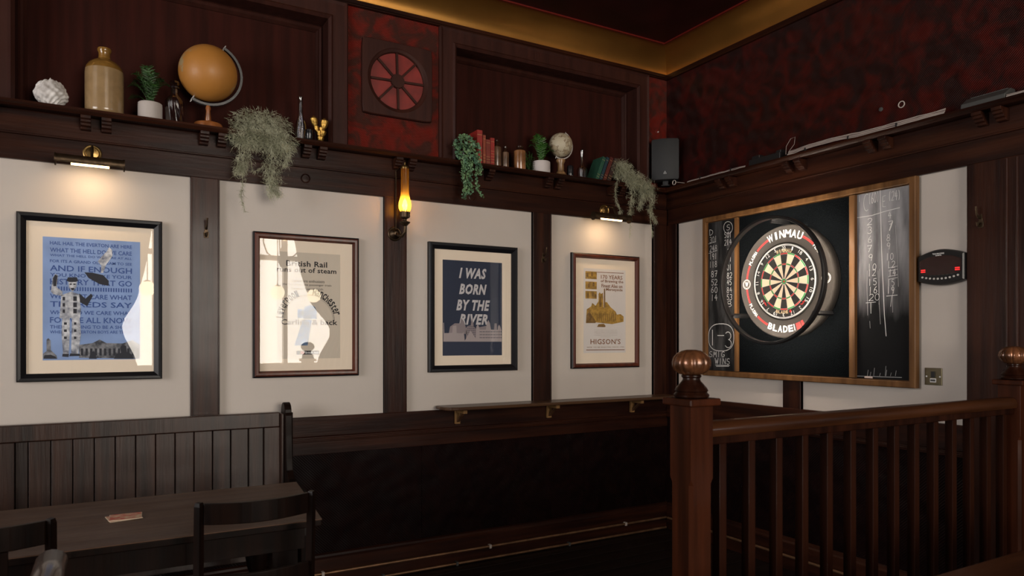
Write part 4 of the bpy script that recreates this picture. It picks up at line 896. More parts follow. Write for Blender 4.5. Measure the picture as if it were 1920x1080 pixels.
t = thing('wall_fixing', 'small screw fixing on the red strip above the loudspeaker', 'screw', (u, -.001, v - .02))
MB(TB).ring([(.017, 0), (.015, .004), (.001, .006)], (u, v, .0003), seg=12).build('plate', 'ceilred', t, smooth=True)
MB(TB).ring([(.006, .005), (.005, .012), (.001, .013)], (u + .003, v - .003, .0), seg=10).build('screw', 'silver', t, smooth=True)

# ================================================================== DART CABINET ON THE RIGHT WALL (u = -y)
def arc_(cx, cy, rx, ry, a0, a1, n=8): return [(cx + rx * math.cos(math.radians(a0 + (a1 - a0) * i / n)), cy + ry * math.sin(math.radians(a0 + (a1 - a0) * i / n))) for i in range(n + 1)]
HAND = {'0': [arc_(.5, .5, .42, .48, 90, 450, 12)], '1': [[(.5, 1), (.48, 0)]], '2': [arc_(.5, .72, .4, .27, 160, -40, 7) + [(.05, .02), (.95, .05)]],
        '3': [arc_(.45, .74, .4, .25, 140, -80, 7) + arc_(.45, .25, .45, .26, 80, -150, 8)], '4': [[(.6, 1), (.1, .4), (.95, .42)], [(.7, .75), (.62, 0)]],
        '5': [[(.9, .98), (.25, .96), (.18, .6)] + arc_(.45, .33, .42, .30, 100, -140, 8)], '6': [[(.75, 1), (.3, .65)] + arc_(.5, .27, .38, .26, 150, 500, 10)],
        '7': [[(.05, .92), (.9, .98), (.4, 0)], [(.3, .5), (.8, .55)]], '8': [arc_(.5, .74, .32, .25, -90, 270, 10) + arc_(.5, .25, .40, .25, 90, -270, 10)],
        '9': [arc_(.5, .72, .36, .26, 0, 360, 10) + [(.7, 0)]], 'S': [arc_(.5, .74, .38, .25, 40, 260, 7) + arc_(.45, .25, .42, .26, 80, -150, 8)],
        'D': [[(.1, 1), (.1, 0)] + arc_(.1, .5, .8, .5, -90, 90, 8)], 'M': [[(0, 0), (.2, 1), (.5, .4), (.8, 1), (1, 0)]], 'A': [[(0, 0), (.5, 1), (1, 0)], [(.2, .4), (.8, .4)]],
        'I': [[(.5, 1), (.5, 0)]], 'G': [arc_(.5, .5, .45, .5, 50, 330, 9) + [(.9, .42), (.55, .42)]], 'W': [[(0, 1), (.25, 0), (.5, .7), (.75, 0), (1, 1)]], 'N': [[(0, 0), (.1, 1), (.85, 0), (1, 1)]],
        'C': [arc_(.6, .5, .5, .5, 60, 300, 8)], 'E': [[(.9, 1), (.1, .95), (.1, .02), (.9, .0)], [(.1, .5), (.7, .52)]], '(': [arc_(1.0, .5, .6, .65, 130, 230, 6)], ')': [arc_(0, .5, .6, .65, 50, -50, 6)],
        'T': [[(0, .96), (1, 1)], [(.5, .98), (.48, 0)]], '-': [[(.1, .5), (.9, .5)]], ' ': [], 'm': [[(0, 0), (.1, .9)] + arc_(.3, .5, .2, .4, 150, 0, 5) + [(.5, 0)], arc_(.7, .5, .2, .4, 150, 0, 5) + [(.9, 0)]]}
HR = random.Random(7)
def hand(m, s_, u0, v0, wc, h, wd, d, gap=.22, slope=0):
    for i, ch in enumerate(s_):
        bx = u0 + i * wc * (1 + gap); j1, j2 = HR.uniform(-.05, .05) * h, HR.uniform(-.06, .12)
        for st in HAND.get(ch, []): m.ribbon([(bx + (p[0] + p[1] * j2) * wc * (.45 if ch in 'I1' else 1) + (.2 * wc if ch in 'I1' else 0), v0 + p[1] * h + j1 + slope * i) for p in st], wd * HR.uniform(.8, 1.25), d)
UL, UR, ZB, ZT = .418, 1.889, 1.139, 2.212
t = thing('dartboard_cabinet', 'wide pine framed dart backboard with two chalkboards', 'backboard', TR((UL + UR) / 2, ZB, .02)); cab = t
fr = [(0, .0225), (0, .060), (.004, .064), (.030, .064), (.034, .060), (.034, .0225)]
MB(TR).sweep(UL, UR, ZB, ZT, [(0, .0225), (0, .054), (.004, .058), (.030, .058), (.034, .054), (.034, .0225)]).build('frame', 'oak', t)
MB(TR).box(UL + .002, UR - .002, ZB + .002, ZT - .002, .0225, .028).build('backing_board', 'oakx', t)
MB(TR).box(.704, .728, ZB + .038, ZT - .038, .028, .058).build('divider', 'oak', t, bevel=.002)
MB(TR).box(1.522, 1.556, ZB + .038, ZT - .038, .028, .058).build('divider', 'oak', t, bevel=.002)
MB(TR).box(.728, 1.522, ZB + .038, ZT - .038, .028, .038).build('felt_panel', 'felt', t)
def chalkboard_mat(name, base, smear, lo, hi, zfall):
    m, nt, N, L, b = nmat(name); tc = N.new('ShaderNodeTexCoord'); mp = N.new('ShaderNodeMapping'); mp.inputs['Scale'].default_value = (1, 7, 1.4); L.new(tc.outputs['Object'], mp.inputs[0])
    n = N.new('ShaderNodeTexNoise'); n.inputs['Scale'].default_value = 2.4; n.inputs['Detail'].default_value = 8; L.new(mp.outputs[0], n.inputs[0])
    sp = N.new('ShaderNodeSeparateXYZ'); L.new(tc.outputs['Object'], sp.inputs[0]); mr = N.new('ShaderNodeMapRange'); mr.inputs[1].default_value = zfall[0]; mr.inputs[2].default_value = zfall[1]; L.new(sp.outputs[2], mr.inputs[0])
    mu = N.new('ShaderNodeMath'); mu.operation = 'MULTIPLY'; L.new(n.outputs['Fac'], mu.inputs[0]); L.new(mr.outputs[0], mu.inputs[1])
    rp = N.new('ShaderNodeValToRGB'); L.new(mu.outputs[0], rp.inputs[0]); rp.color_ramp.elements[0].color = (*base, 1); rp.color_ramp.elements[1].color = (*smear, 1); rp.color_ramp.elements[0].position = lo; rp.color_ramp.elements[1].position = hi
    L.new(rp.outputs[0], b.inputs['Base Color']); b.inputs['Roughness'].default_value = .75; b.inputs['Specular IOR Level'].default_value = .08; M[name] = m; return name
c1 = MB(TR).box(.456, .704, ZB + .038, ZT - .038, .028, .036).build('chalkboard', chalkboard_mat('chalkboard_left', (.010, .010, .011), (.075, .075, .078), .42, .75, (-.3, .1)), t)
c2 = MB(TR).box(1.556, 1.851, ZB + .038, ZT - .038, .028, .036).build('chalkboard', chalkboard_mat('chalkboard_right', (.008, .008, .009), (.30, .30, .32), .10, .60, (.25, .80)), t)
D1 = .0364
L4 = Crop(1300, 400, 3.375, TR, D1)
m = MB(TR)
def H4(C_, s_, x, y, w_, h, wd=.0026, mm=None):       # position of the writing noted on the detail crop; (x, y) left end / middle
    u0, v0 = C_.p(x, y); u1, _ = C_.p(x + w_, y); va = C_.p(x, y - h / 2)[1]; vb = C_.p(x, y + h / 2)[1]
    n_ = len(s_); hand(mm or m, s_, u0, vb, (u1 - u0) / (n_ + .22 * (n_ - 1)), va - vb, wd, D1)
H4(L4, 'D', 102, 122, 24, 36)
for s_, y in (('301', 168), ('248', 225), ('191', 275), ('118', 325), ('87', 385), ('52', 440), ('60', 485), ('14', 535)): H4(L4, s_, 103 if len(s_) > 2 else 112, y, 46 if len(s_) > 2 else 40, 38)
H4(L4, 'S', 208, 92, 24, 34)
for s_, y in (('501', 140), ('214', 185), ('2', 240), ('1 1', 290), ('101', 345), ('82', 395), ('145', 440), ('84', 485), ('53', 530), ('8', 572)): H4(L4, s_, 196 if len(s_) > 2 else 212, y, 46 if len(s_) > 2 else 32, 36)
H4(L4, '1', 112, 785, 22, 96, .0045); H4(L4, '-', 148, 776, 50, 60, .0045); H4(L4, '3', 200, 795, 46, 100, .0048)
H4(L4, 'SMIG', 100, 890, 98, 34, .0032); H4(L4, 'WINS', 138, 935, 92, 36, .0036)
L4.line(m, [(140, 960), (230, 963)], .003, D1)
L4.line(m, [(145, 968), (225, 968)], .003, D1)
def oval(C_, x, y, rx, ry, wd, p=2.6, mm=None):
    P_ = []
    for i in range(33):
        a = 2 * PI * i / 32 + .3; c, s_ = math.cos(a), math.sin(a); P_.append(C_.p(x + rx * math.copysign(abs(c) ** (2 / p), c), y + ry * math.copysign(abs(s_) ** (2 / p), s_)))
    (mm or m).ribbon(P_, wd, D1)
oval(L4, 176, 785, 80, 86, .0045); oval(L4, 220, 90, 28, 38, .003, 2)
L4.line(m, [(92, 195), (140, 180)], .002, D1); L4.line(m, [(96, 255), (150, 235)], .002, D1)
m.build('chalk_writing', 'chalk', c1, kind='stuff')
L5 = Crop(1590, 330, 2.7, TR, D1)
m = MB(TR)
for a, b_ in (([(163, 72), (164, 140), (170, 380), (178, 560), (184, 700), (193, 810)], .0034), ([(42, 212), (120, 200), (190, 178), (262, 160)], .0032)): L5.line(m, a, b_, D1)
H4(L5, '1', 52, 118, 14, 30, .002); H4(L5, 'C', 76, 135, 30, 86, .0026); H4(L5, '(60)', 104, 115, 52, 52, .0024); H4(L5, 'E', 174, 128, 18, 56, .0022); H4(L5, '(24)', 204, 105, 62, 48, .0024)
for s_, x, y, w_ in (('2', 96, 232, 26), ('3', 98, 275, 24), ('6', 100, 323, 22), ('7', 94, 368, 26), ('9', 102, 415, 22), ('10', 100, 462, 42), ('12', 100, 492, 40), ('15', 102, 538, 44), ('16', 104, 578, 44), ('20', 104, 615, 56), ('T', 92, 668, 50),
                   ('4', 202, 198, 18), ('7', 202, 245, 26), ('8', 194, 312, 20), ('9', 194, 355, 20), ('10', 192, 410, 38), ('12', 198, 450, 40), ('14', 206, 490, 36), ('15', 200, 540, 36), ('19', 198, 578, 36), ('T', 190, 632, 54)):
    H4(L5, s_, x, y, w_, 34 if s_ != 'T' else 56, .0022)
for y in (462, 478, 506, 520): L5.line(m, [(206, y + 3), (250, y - 6)], .002, D1)
L5.line(m, [(225, 232), (210, 275)], .006, D1)
m.build('chalk_writing', 'chalk', c2, kind='stuff')
m = MB(TR)
for P_ in ([(98, 480), (96, 560), (100, 705)], [(152, 480), (158, 640), (164, 750)], [(160, 470), (157, 650)], [(225, 560), (226, 690)], [(240, 250), (250, 420), (255, 560)], [(204, 280), (203, 600)], [(110, 735), (112, 770)]): L5.line(m, P_, .0022, D1 - .0001)
for x, h in ((98, 30), (112, 20), (130, 40), (160, 14), (188, 50), (192, 30), (215, 16), (240, 26)): L5.line(m, [(x, 1012), (x + 4, 1012 - h)], .002, D1)
L5.line(m, [(36, 1012), (150, 1016), (272, 1020)], .003, D1)
m.build('chalk_streaks', 'chalkdim', c2, kind='stuff')
M['chalkpink'] = mat('pinkish_chalk', (.55, .42, .38), .9)
MB(TR).ring([(.0045, 0), (.0052, .002), (.0052, .040), (.0045, .042)], (1.612, ZB + .0438, .052), ax='a', seg=10).build('chalk_stick', 'chalkpink', smooth=True, label='short pale pink chalk stick on the frame under the right chalkboard', cat='chalk')

# ---- dartboard and surround
DU, DZ, DF = 1.127, 1.730, .100
def P2(r, a): return (DU + r * math.cos(a), DZ + r * math.sin(a))
M['d_black'] = mat('black_sisal', (.014, .013, .012), .85); M['d_cream'] = mat('cream_sisal', (.80, .64, .46), .85); M['d_red'] = mat('red_sisal', (.50, .018, .015), .8)
M['d_green'] = mat('green_sisal', (.035, .30, .065), .8); M['wire'] = mat('board_wire', (.55, .55, .55), .35, metal=.7); M['numw'] = mat('white_number_wire', (.80, .80, .80), .4)
db = thing('dartboard', 'round dartboard with red, green, cream and black segments', 'dartboard', TR(DU, DZ - .226, .04))
MB(TR).ring([(.2255, 0), (.2255, DF - .043)], (DU, DZ, .041), seg=64).build('board_body', 'd_black', db)
order = [20, 1, 18, 4, 13, 6, 10, 15, 2, 17, 3, 19, 7, 16, 8, 11, 14, 9, 12, 5]
def sector(m, r0, r1, a0, a1, d0, d1, n=3):
    o_ = [P2(r1, a0 + (a1 - a0) * i / n) for i in range(n + 1)]; i_ = [P2(r0, a0 + (a1 - a0) * i / n) for i in range(n + 1)][::-1]
    return m.prism(o_ + i_, d0, d1)
ds = DF - .002
for k in range(20):
    a0 = PI / 2 - (k + .5) * PI / 10; a1 = a0 + PI / 10; dk = k % 2 == 0
    m = MB(TR); sector(m, .0160, .0985, a0, a1, ds, DF); sector(m, .1070, .1615, a0, a1, ds, DF); m.build('single_segment', 'd_black' if dk else 'd_cream', db, kind='stuff')
    m = MB(TR); sector(m, .0985, .1070, a0, a1, ds, DF); sector(m, .1615, .1700, a0, a1, ds, DF); m.build('scoring_band', 'd_red' if dk else 'd_green', db, kind='stuff')
MB(TR).ring([(.0160, 0), (.0160, .0025), (.0064, .0025)], (DU, DZ, ds), seg=24, caps=False).build('outer_bull', 'd_green', db)
MB(TR).ring([(.0064, 0), (.0064, .0030)], (DU, DZ, ds), seg=20).build('bull', 'd_red', db)
m = MB(TR)
for r in (.0064, .0160, .0985, .1070, .1615, .1700): m.tube([(*P2(r, 2 * PI * i / 60), DF + .0006) for i in range(61)], .0005, 4)
for k in range(20): a = PI / 2 - (k + .5) * PI / 10; m.tube([(*P2(.016, a), DF + .0006), (*P2(.172, a), DF + .0006)], .0005, 4)
m.build('wires', 'wire', db, kind='stuff')
m = MB(TR)
for r in (.2130, .2185): m.ring([(r, 0), (r + .0022, 0), (r + .0022, .0025), (r, .0025), (r, 0)], (DU, DZ, DF + .001), seg=80, caps=False)
nr = m.build('number_ring', 'numw', db, kind='stuff')
for k, n_ in enumerate(order):
    a = PI / 2 - k * PI / 10; m = MB(TR); v, f, asp = glyphs(str(n_), bold=-.006); h = .021; wd = h * .62 * len(str(n_)); cu_, cv_ = P2(.198, a)
    if n_ in (11, 1): wd *= .7
    ux, uy, ox, oy = (math.sin(a), -math.cos(a), math.cos(a), math.sin(a))
    m.add([(cu_ + ux * (p[0] - .5) * wd + ox * (p[1] - .5) * h, cv_ + uy * (p[0] - .5) * wd + oy * (p[1] - .5) * h, DF + .003) for p in v], f)
    m.build('number', 'numw', db, kind='stuff')
M['d_gold'] = mat('gold_print', (.55, .42, .25), .6)
m = MB(TR); put_arc(m, 'WINMAU', DU, DZ, .183, PI / 2, .62, .022, DF + .0008, bold=.04); put_arc(m, 'BLADE', DU, DZ, .183, -PI / 2 - .08, .50, .018, DF + .0008, down=True, bold=.04); m.build('gold_lettering', 'd_gold', db, kind='stuff')
m = MB(TR); put_arc(m, '6', DU, DZ, .183, -PI / 2 + .26, .11, .020, DF + .0008, down=True, bold=.05)
for a in (-.78, PI + .72):
    for k in range(4): m.ribbon([P2(.182 + .006 * (k % 2), a - .09 + .05 * k), P2(.190, a - .05 + .05 * k)], .006, DF + .0008)
m.build('red_logo', 'd_red', db, kind='stuff')
M['sur'] = mat('dark_grey_foam', (.023, .0185, .015), .75, bump=.15, bscale=300)
su = thing('dartboard_surround', 'grey-brown foam ring around the dartboard with white lettering', 'ring', TR(DU, DZ - .335, .04))
MB(TR).ring([(.2268, 0), (.333, 0), (.336, .004), (.336, DF - .052), (.333, DF - .045), (.328, DF - .041), (.2330, DF - .041), (.2268, DF - .046), (.2268, 0)], (DU, DZ, .0395), seg=96, caps=False).build('foam_ring', 'sur', su, smooth=True)
sd = DF - .0012
M['w_ink'] = mat('white_lettering', (.78, .74, .70), .7); M['r_ink'] = mat('red_lettering', (.58, .03, .03), .7)
m = MB(TR); put_arc(m, 'WINMAU', DU, DZ, .283, PI / 2 - .02, .92, .046, sd, bold=.025); m.build('lettering', 'w_ink', su, kind='stuff')
m = MB(TR); put_arc(m, 'BLADE', DU, DZ, .283, -PI / 2 - .10, .66, .040, sd, down=True, bold=.03); m.ribbon([P2(.265, -PI / 2 + .26), P2(.300, -PI / 2 + .26)], .006, sd); m.build('lettering', 'w_ink', su, kind='stuff')
m = MB(TR)
for a in (.31, .37, .45): sector(m, .264, .302, -PI / 2 + a, -PI / 2 + a + .055, sd - .001, sd)
m.build('red_bars', 'r_ink', su, kind='stuff')
m = MB(TR)
for am, tx, dn in ((PI - .60, 'PLASMA', False), (PI + .62, 'PLASMA', True), (.60, 'PLASMA', False), (-.60, 'PLASMA', True)): put_arc(m, tx, DU, DZ, .283, am, .34, .022, sd, down=dn, bold=.02)
m.build('small_lettering', 'w_ink', su, kind='stuff')
m = MB(TR)
for a0, a1 in ((PI / 2 + .42, PI - .79), (PI - .41, PI - .12), (PI + .12, PI + .43), (PI + .81, 3 * PI / 2 - .45), (PI / 2 - .46, .79), (.41, .12), (-.12, -.41)):
    for r in (.278, .286):
        n_ = 10; m.ribbon([P2(r, a0 + (a1 - a0) * i / n_) for i in range(n_ + 1)], .0055, sd)
m.build('red_bands', 'r_ink', su, kind='stuff')
for a in (PI, 0):
    m = MB(TR); cu_, cv_ = P2(.283, a)
    for r, wd in ((.029, .003), (.023, .002)): m.ribbon([(cu_ + r * math.cos(t_ * PI / 12), cv_ + r * math.sin(t_ * PI / 12)) for t_ in range(25)], wd, sd)
    v, f, _ = glyphs('W', bold=.06); m.add([(cu_ + (p[0] - .5) * .026, cv_ + (p[1] - .5) * .030, sd) for p in v], f); m.build('emblem', 'w_ink', su, kind='stuff')
# ---- light hoop standing off the wall on three arms
M['led'] = emit('warm_white_led', (1, .86, .70), 150)
hp = thing('light_hoop', 'thin black light hoop standing out in front of the dartboard surround', 'light', TR(DU, DZ - .37, .10))
HD, HRr = .205, .372
MB(TR).ring([(HRr, 0), (HRr + .003, .003), (HRr + .003, .032), (HRr, .035), (HRr - .012, .035), (HRr - .014, .031), (HRr - .014, .0022), (HRr - .0035, .0022), (HRr - .0035, 0), (HRr, 0)], (DU, DZ, HD - .0), seg=96, caps=False).build('hoop', 'black', hp, smooth=True)
MB(TR).ring([(HRr - .0042, .0), (HRr - .0042, .002), (HRr - .0110, .002), (HRr - .0110, .0), (HRr - .0042, .0)], (DU, DZ, HD), seg=96, caps=False).build('led_strip', 'led', hp)
for a in (PI / 2, math.radians(-34), math.radians(214)):
    x0, z0 = P2(.3385, a); x1_, z1_ = P2(HRr - .001, a); tx, tz = -math.sin(a) * .006, math.cos(a) * .006
    MB(TR).add([(x0 - tx, z0 - tz, .042), (x0 + tx, z0 + tz, .042), (x0 + tx, z0 + tz, HD + .01), (x0 - tx, z0 - tz, HD + .01), (x1_ - tx, z1_ - tz, .070), (x1_ + tx, z1_ + tz, .070), (x1_ + tx, z1_ + tz, HD + .01), (x1_ - tx, z1_ - tz, HD + .01)],
               [(0, 3, 2, 1), (4, 5, 6, 7), (0, 1, 5, 4), (1, 2, 6, 5), (2, 3, 7, 6), (3, 0, 4, 7)]).build('arm', 'black', hp)

# ---- electronic score display
t = thing('score_display', 'black electronic dart score display with red lit panels', 'scorer', TR(2.005, 1.655, .001))
m = MB(TR); u0, u1 = 1.897, 2.118
def sc_loop(k, d, n=14):
    uc = (u0 + u1) / 2; hw = (u1 - u0) / 2 * k; zc = 1.741; top = [(uc - hw + 2 * hw * i / n, zc + (.060 + .028 * math.sin(PI * i / n)) * k) for i in range(n + 1)]
    bot = [(uc + hw - 2 * hw * i / n, zc - (.066 + .022 * math.sin(PI * i / n)) * k) for i in range(n + 1)]; return [(p[0], p[1], d) for p in top + bot]
lp = [sc_loop(.94, .001), sc_loop(1.0, .006), sc_loop(1.0, .045), sc_loop(.95, .052)]; n = len(lp[0]); vs = sum(lp, [])
m.add(vs, [tuple(range(n)), tuple(range(3 * n, 4 * n))] + [(j * n + i, j * n + (i + 1) % n, (j + 1) * n + (i + 1) % n, (j + 1) * n + i) for j in range(3) for i in range(n)])
M['gloss'] = mat('gloss_black_plastic', (.006, .006, .007), .34, spec=.35)
m.build('case', 'gloss', t, smooth=True)
M['screen'] = mat('dark_red_screen', (.016, .002, .002), .2); M['redled'] = emit('red_display', (.85, .02, .02), .9)
uc = (u0 + u1) / 2
MB(TR).prism([(uc - .100, 1.715), (uc - .08, 1.706), (uc, 1.702), (uc + .08, 1.706), (uc + .100, 1.715), (uc + .100, 1.775), (uc + .06, 1.792), (uc, 1.798), (uc - .06, 1.792), (uc - .100, 1.775)], .0522, .0536).build('screen', 'screen', t)
for ub in (uc - .092, uc + .072):
    for vb in (1.728, 1.719): MB(TR).box(ub, ub + .022, vb, vb + .006, .0538, .0545).build('red_display', 'redled', t)
for k in range(10):
    ub = uc - .085 + .170 * k / 9; vb = 1.684 + .012 * ((k - 4.5) / 4.5) ** 2
    MB(TR).ring([(.0052, 0), (.0046, .003), (.001, .0034)], (ub, vb, .0522), seg=10).build('button', 'silver', t, smooth=True)
m = MB(TR); put(m, 'TON MACHINE', uc - .036, uc + .020, 1.8035, 1.8110, .0523, bold=.02); put(m, 'DARTS', uc - .020, uc + .008, 1.7955, 1.8010, .0540, bold=.02); m.build('lettering', 'numw', t, kind='stuff')
m = MB(TR)
for k in range(6): m.box(uc - .05 + .02 * k, uc - .04 + .02 * k, 1.7005 + .001 * abs(k - 2.5), 1.7030 + .001 * abs(k - 2.5), .0522, .0530)
m.build('small_keys', 'greybox', t, kind='stuff')
# ---- switched socket
t = thing('wall_switch', 'square brushed brass fused switch on the white wall panel', 'switch', TR(1.949, 1.155, .001))
M['satin'] = mat('antique_brass_plate', (.22, .19, .12), .32, metal=1)
MB(TR).box(1.906, 1.992, 1.158, 1.244, .001, .006).build('face_plate', 'satin', t, bevel=.002)
MB(TR).box(1.940, 1.958, 1.196, 1.226, .006, .012).build('rocker', 'black', t, bevel=.001)
MB(TR).box(1.934, 1.964, 1.172, 1.192, .0062, .0085).build('fuse_holder', 'numw', t, bevel=.0008)
MB(TR).box(1.937, 1.961, 1.177, 1.187, .0087, .0092).build('fuse_label', 'greybox', t)
for u in (1.916, 1.982): MB(TR).ring([(.0045, 0), (.004, .0015), (.001, .002)], (u, 1.201, .0062), seg=12).build('screw', 'numw', t, smooth=True)

# ================================================================== DRINK LEDGE ON THE PICTURE WALL
t = thing('drink_ledge', 'narrow brown drink ledge with rounded end under two framed prints', 'ledge', (-1.0, -.02, .96))
zl = .985
pl_ = [(-1.862, -.0215), (-1.868, -.10), (-1.860, -.155), (-1.835, -.19), (-1.795, -.205), (-.045, -.205), (-.045, -.0215)]
MB().prism(pl_, zl - .020, zl).build('board', 'ledge', t, bevel=.006)
for u in (-1.725, -1.06, -.36):
    m = MB(TB).box(u - .016, u + .016, .868, zl - .021, .0315, .052)
    b = m.build('bracket', 'ledgebr', t, bevel=.002)
    MB(TB).box(u - .013, u + .013, zl - .046, zl - .0212, .053, .155).build('bracket_arm', 'ledgebr', b, bevel=.002)
    MB(TB).prismA([(.880, .0525), (.895, .0525), (zl - .047, .115), (zl - .047, .130)], u - .009, u + .009).build('bracket_brace', 'ledge', b)

# ================================================================== PIPES ALONG THE SKIRTING
for z, lab in ((.086, 'upper thin copper pipe clipped along the skirting'), (.0135, 'lower thin copper pipe lying along the floor edge')):
    t = thing('copper_pipe', lab, 'pipe', (-2.0, -.045, z))
    MB(TB).tube([(-4.6, z, .044), (-.045, z, .044)], .0085, 10).build('pipe', 'pipe', t, smooth=True)
    for u in (-3.6, -2.55 if z > .05 else -2.2, -1.50 if z > .05 else -1.73, -.42 if z > .05 else -.9):
        MB(TB).box(u - .008, u + .008, z - .012, z + .012, .0285, .0555).build('pipe_clip', 'cablew' if z > .05 else 'greybox', t, bevel=.002)
MB(TR).tube([(.06, .086, .044), (2.05, .086, .044)], .0085, 10).build('copper_pipe', 'pipe', smooth=True, label='thin copper pipe along the skirting under the dartboard', cat='pipe')

# ================================================================== BENCH
t = thing('settle_bench', 'dark high-backed bench with vertical boards along the picture wall', 'bench', (-3.5, -.3, 0)); bn = t
XR0 = -2.792
def TBn(u, v, d): return (u, -d, v)
m = MB(TB).box(-4.9, XR0, .922, 1.000, .060, .100).build('top_rail', 'bench', t, bevel=.005)
MB(TB).box(-2.872, XR0, .40, .9215, .060, .100).build('end_stile', 'bench', t, bevel=.003)
MB(TB).box(-4.022, -3.9515, .40, .9215, .060, .100).build('stile', 'bench', t, bevel=.003)
MB(TB).box(-4.9, -2.872, .40, .47, .060, .099).build('bottom_rail', 'bench', t, bevel=.003)
xs = [-3.951, -3.901] + [-3.901 + .0866 * k for k in range(1, 12)] + [-2.8725]
for a, b in zip(xs, xs[1:]):
    MB(TB).prism([(a + .0016, .471), (b - .0016, .471), (b - .0016, .921), (a + .0016, .921)], .064, .084).build('board', 'bench', t, bevel=.003)
for k in range(10):
    a = -4.899 + .0876 * k; MB(TB).box(a + .0016, a + .0860, .471, .921, .064, .084).build('board', 'bench', t, bevel=.003)
# shaped end panel: scroll on top, wing, seat arm
pe = [(.0, .056), (1.0, .056)] + [(1.0 + .052 * math.sin(PI * k / 10) , .104 - .048 * math.cos(PI * k / 10)) for k in range(1, 11)] + [(.985, .160), (.88, .166), (.76, .175), (.70, .190), (.665, .23), (.655, .30), (.65, .46), (.64, .50), (.60, .52), (.56, .51), (.50, .50), (.44, .51), (.0, .51)]
MB(TB).prismA([(z, d) for z, d in pe], -2.778, -2.742).build('end_panel', 'chair', t, bevel=.004)
MB(TB).box(-2.7915, -2.7785, .40, .995, .060, .135).build('end_moulding', 'bench', t, bevel=.003)
MB(TB).box(-2.7415, -2.733, .72, 1.0, .085, .140).build('end_wing', 'chair', t, bevel=.003)
MB(TB).box(-4.9, -2.7795, .425, .452, .101, .50).build('seat', 'bench', t, bevel=.006)
for u in (-4.85, -3.85, -2.86): MB(TB).box(u, u + .06, 0, .424, .42, .48).build('leg', 'bench', t, bevel=.003)
MB(TB).box(-4.78, -2.87, .34, .424, .44, .46).build('front_rail', 'bench', t, bevel=.002)

# ================================================================== TABLE IN FRONT OF THE BENCH
def turned_leg(x, y, h, mk, parent, s=1.0):
    pr_ = [(.020, 0), (.028, .01), (.030, .05), (.022, .07), (.018, .09), (.026, .12), (.034, .20), (.030, .28), (.020, .34), (.030, .36), (.030, .375), (.020, .39), (.032, .43), (.040, .49), (.036, .53), (.022, .55), (.030, .565)]
    MB().ring([(r * s, z * h / .72) for r, z in pr_], (x, y, 0), seg=24).box(x - .035 * s, x + .035 * s, y - .035 * s, y + .035 * s, .566 * h / .72, h).build('leg', mk, parent, smooth=True, kind=None)
t = thing('pub_table', 'long brown table with turned legs in front of the bench', 'table', (-3.9, -1.1, 0))
MB().prism([(-5.0, -1.452), (-2.925, -1.452), (-2.852, -.742), (-5.0, -.742)], .7455, .750).build('tabletop', 'table', t, bevel=.0015)
MB().prism([(-5.0, -1.451), (-2.926, -1.451), (-2.853, -.743), (-5.0, -.743)], .724, .7453).build('table_edge', 'chair', t, bevel=.003)
MB().box(-4.9, -2.975, -1.405, -1.385, .64, .7235).box(-4.9, -2.975, -.805, -.785, .64, .7235).build('apron', 'chair', t, bevel=.001)
MB().box(-2.995, -2.975, -1.384, -.806, .64, .7235).build('apron_end', 'chair', t, bevel=.001)
for x, y in ((-3.04, -1.345), (-3.04, -.85), (-4.85, -1.345), (-4.85, -.85)): turned_leg(x, y, .7235, 'chair', t, 1.25)
M['matred'] = mat('red_cream_printed_card', (.42, .045, .03), .7, col2=(.50, .38, .24), scale=34); M['cardedge'] = mat('cream_card', (.55, .45, .33), .8)
(mx0, my0), (mx1, my1) = ((-3.5895, -1.135), (-3.4855, -1.040))
for i, (dx, rz, z_) in enumerate(((0, .16, .7505), (.005, -.05, .7530))):
    t = thing('beer_mat', ('lower' if i == 0 else 'upper') + ' red and cream beer mat stacked on the brown table', 'beer mat', ((mx0 + mx1) / 2 + dx, (my0 + my1) / 2, z_), 'beer mats on the brown table')
    o = t.rotation_euler; t.rotation_euler = (0, 0, rz)
    bx = MB().box(mx0 + dx, mx1 + dx, my0, my1, z_, z_ + .0018).build('card', 'cardedge', t)
    MB().box(mx0 + dx + .002, mx1 + dx - .002, my0 + .002, my1 - .002, z_ + .0019, z_ + .0021).build('printed_face', 'matred', t)

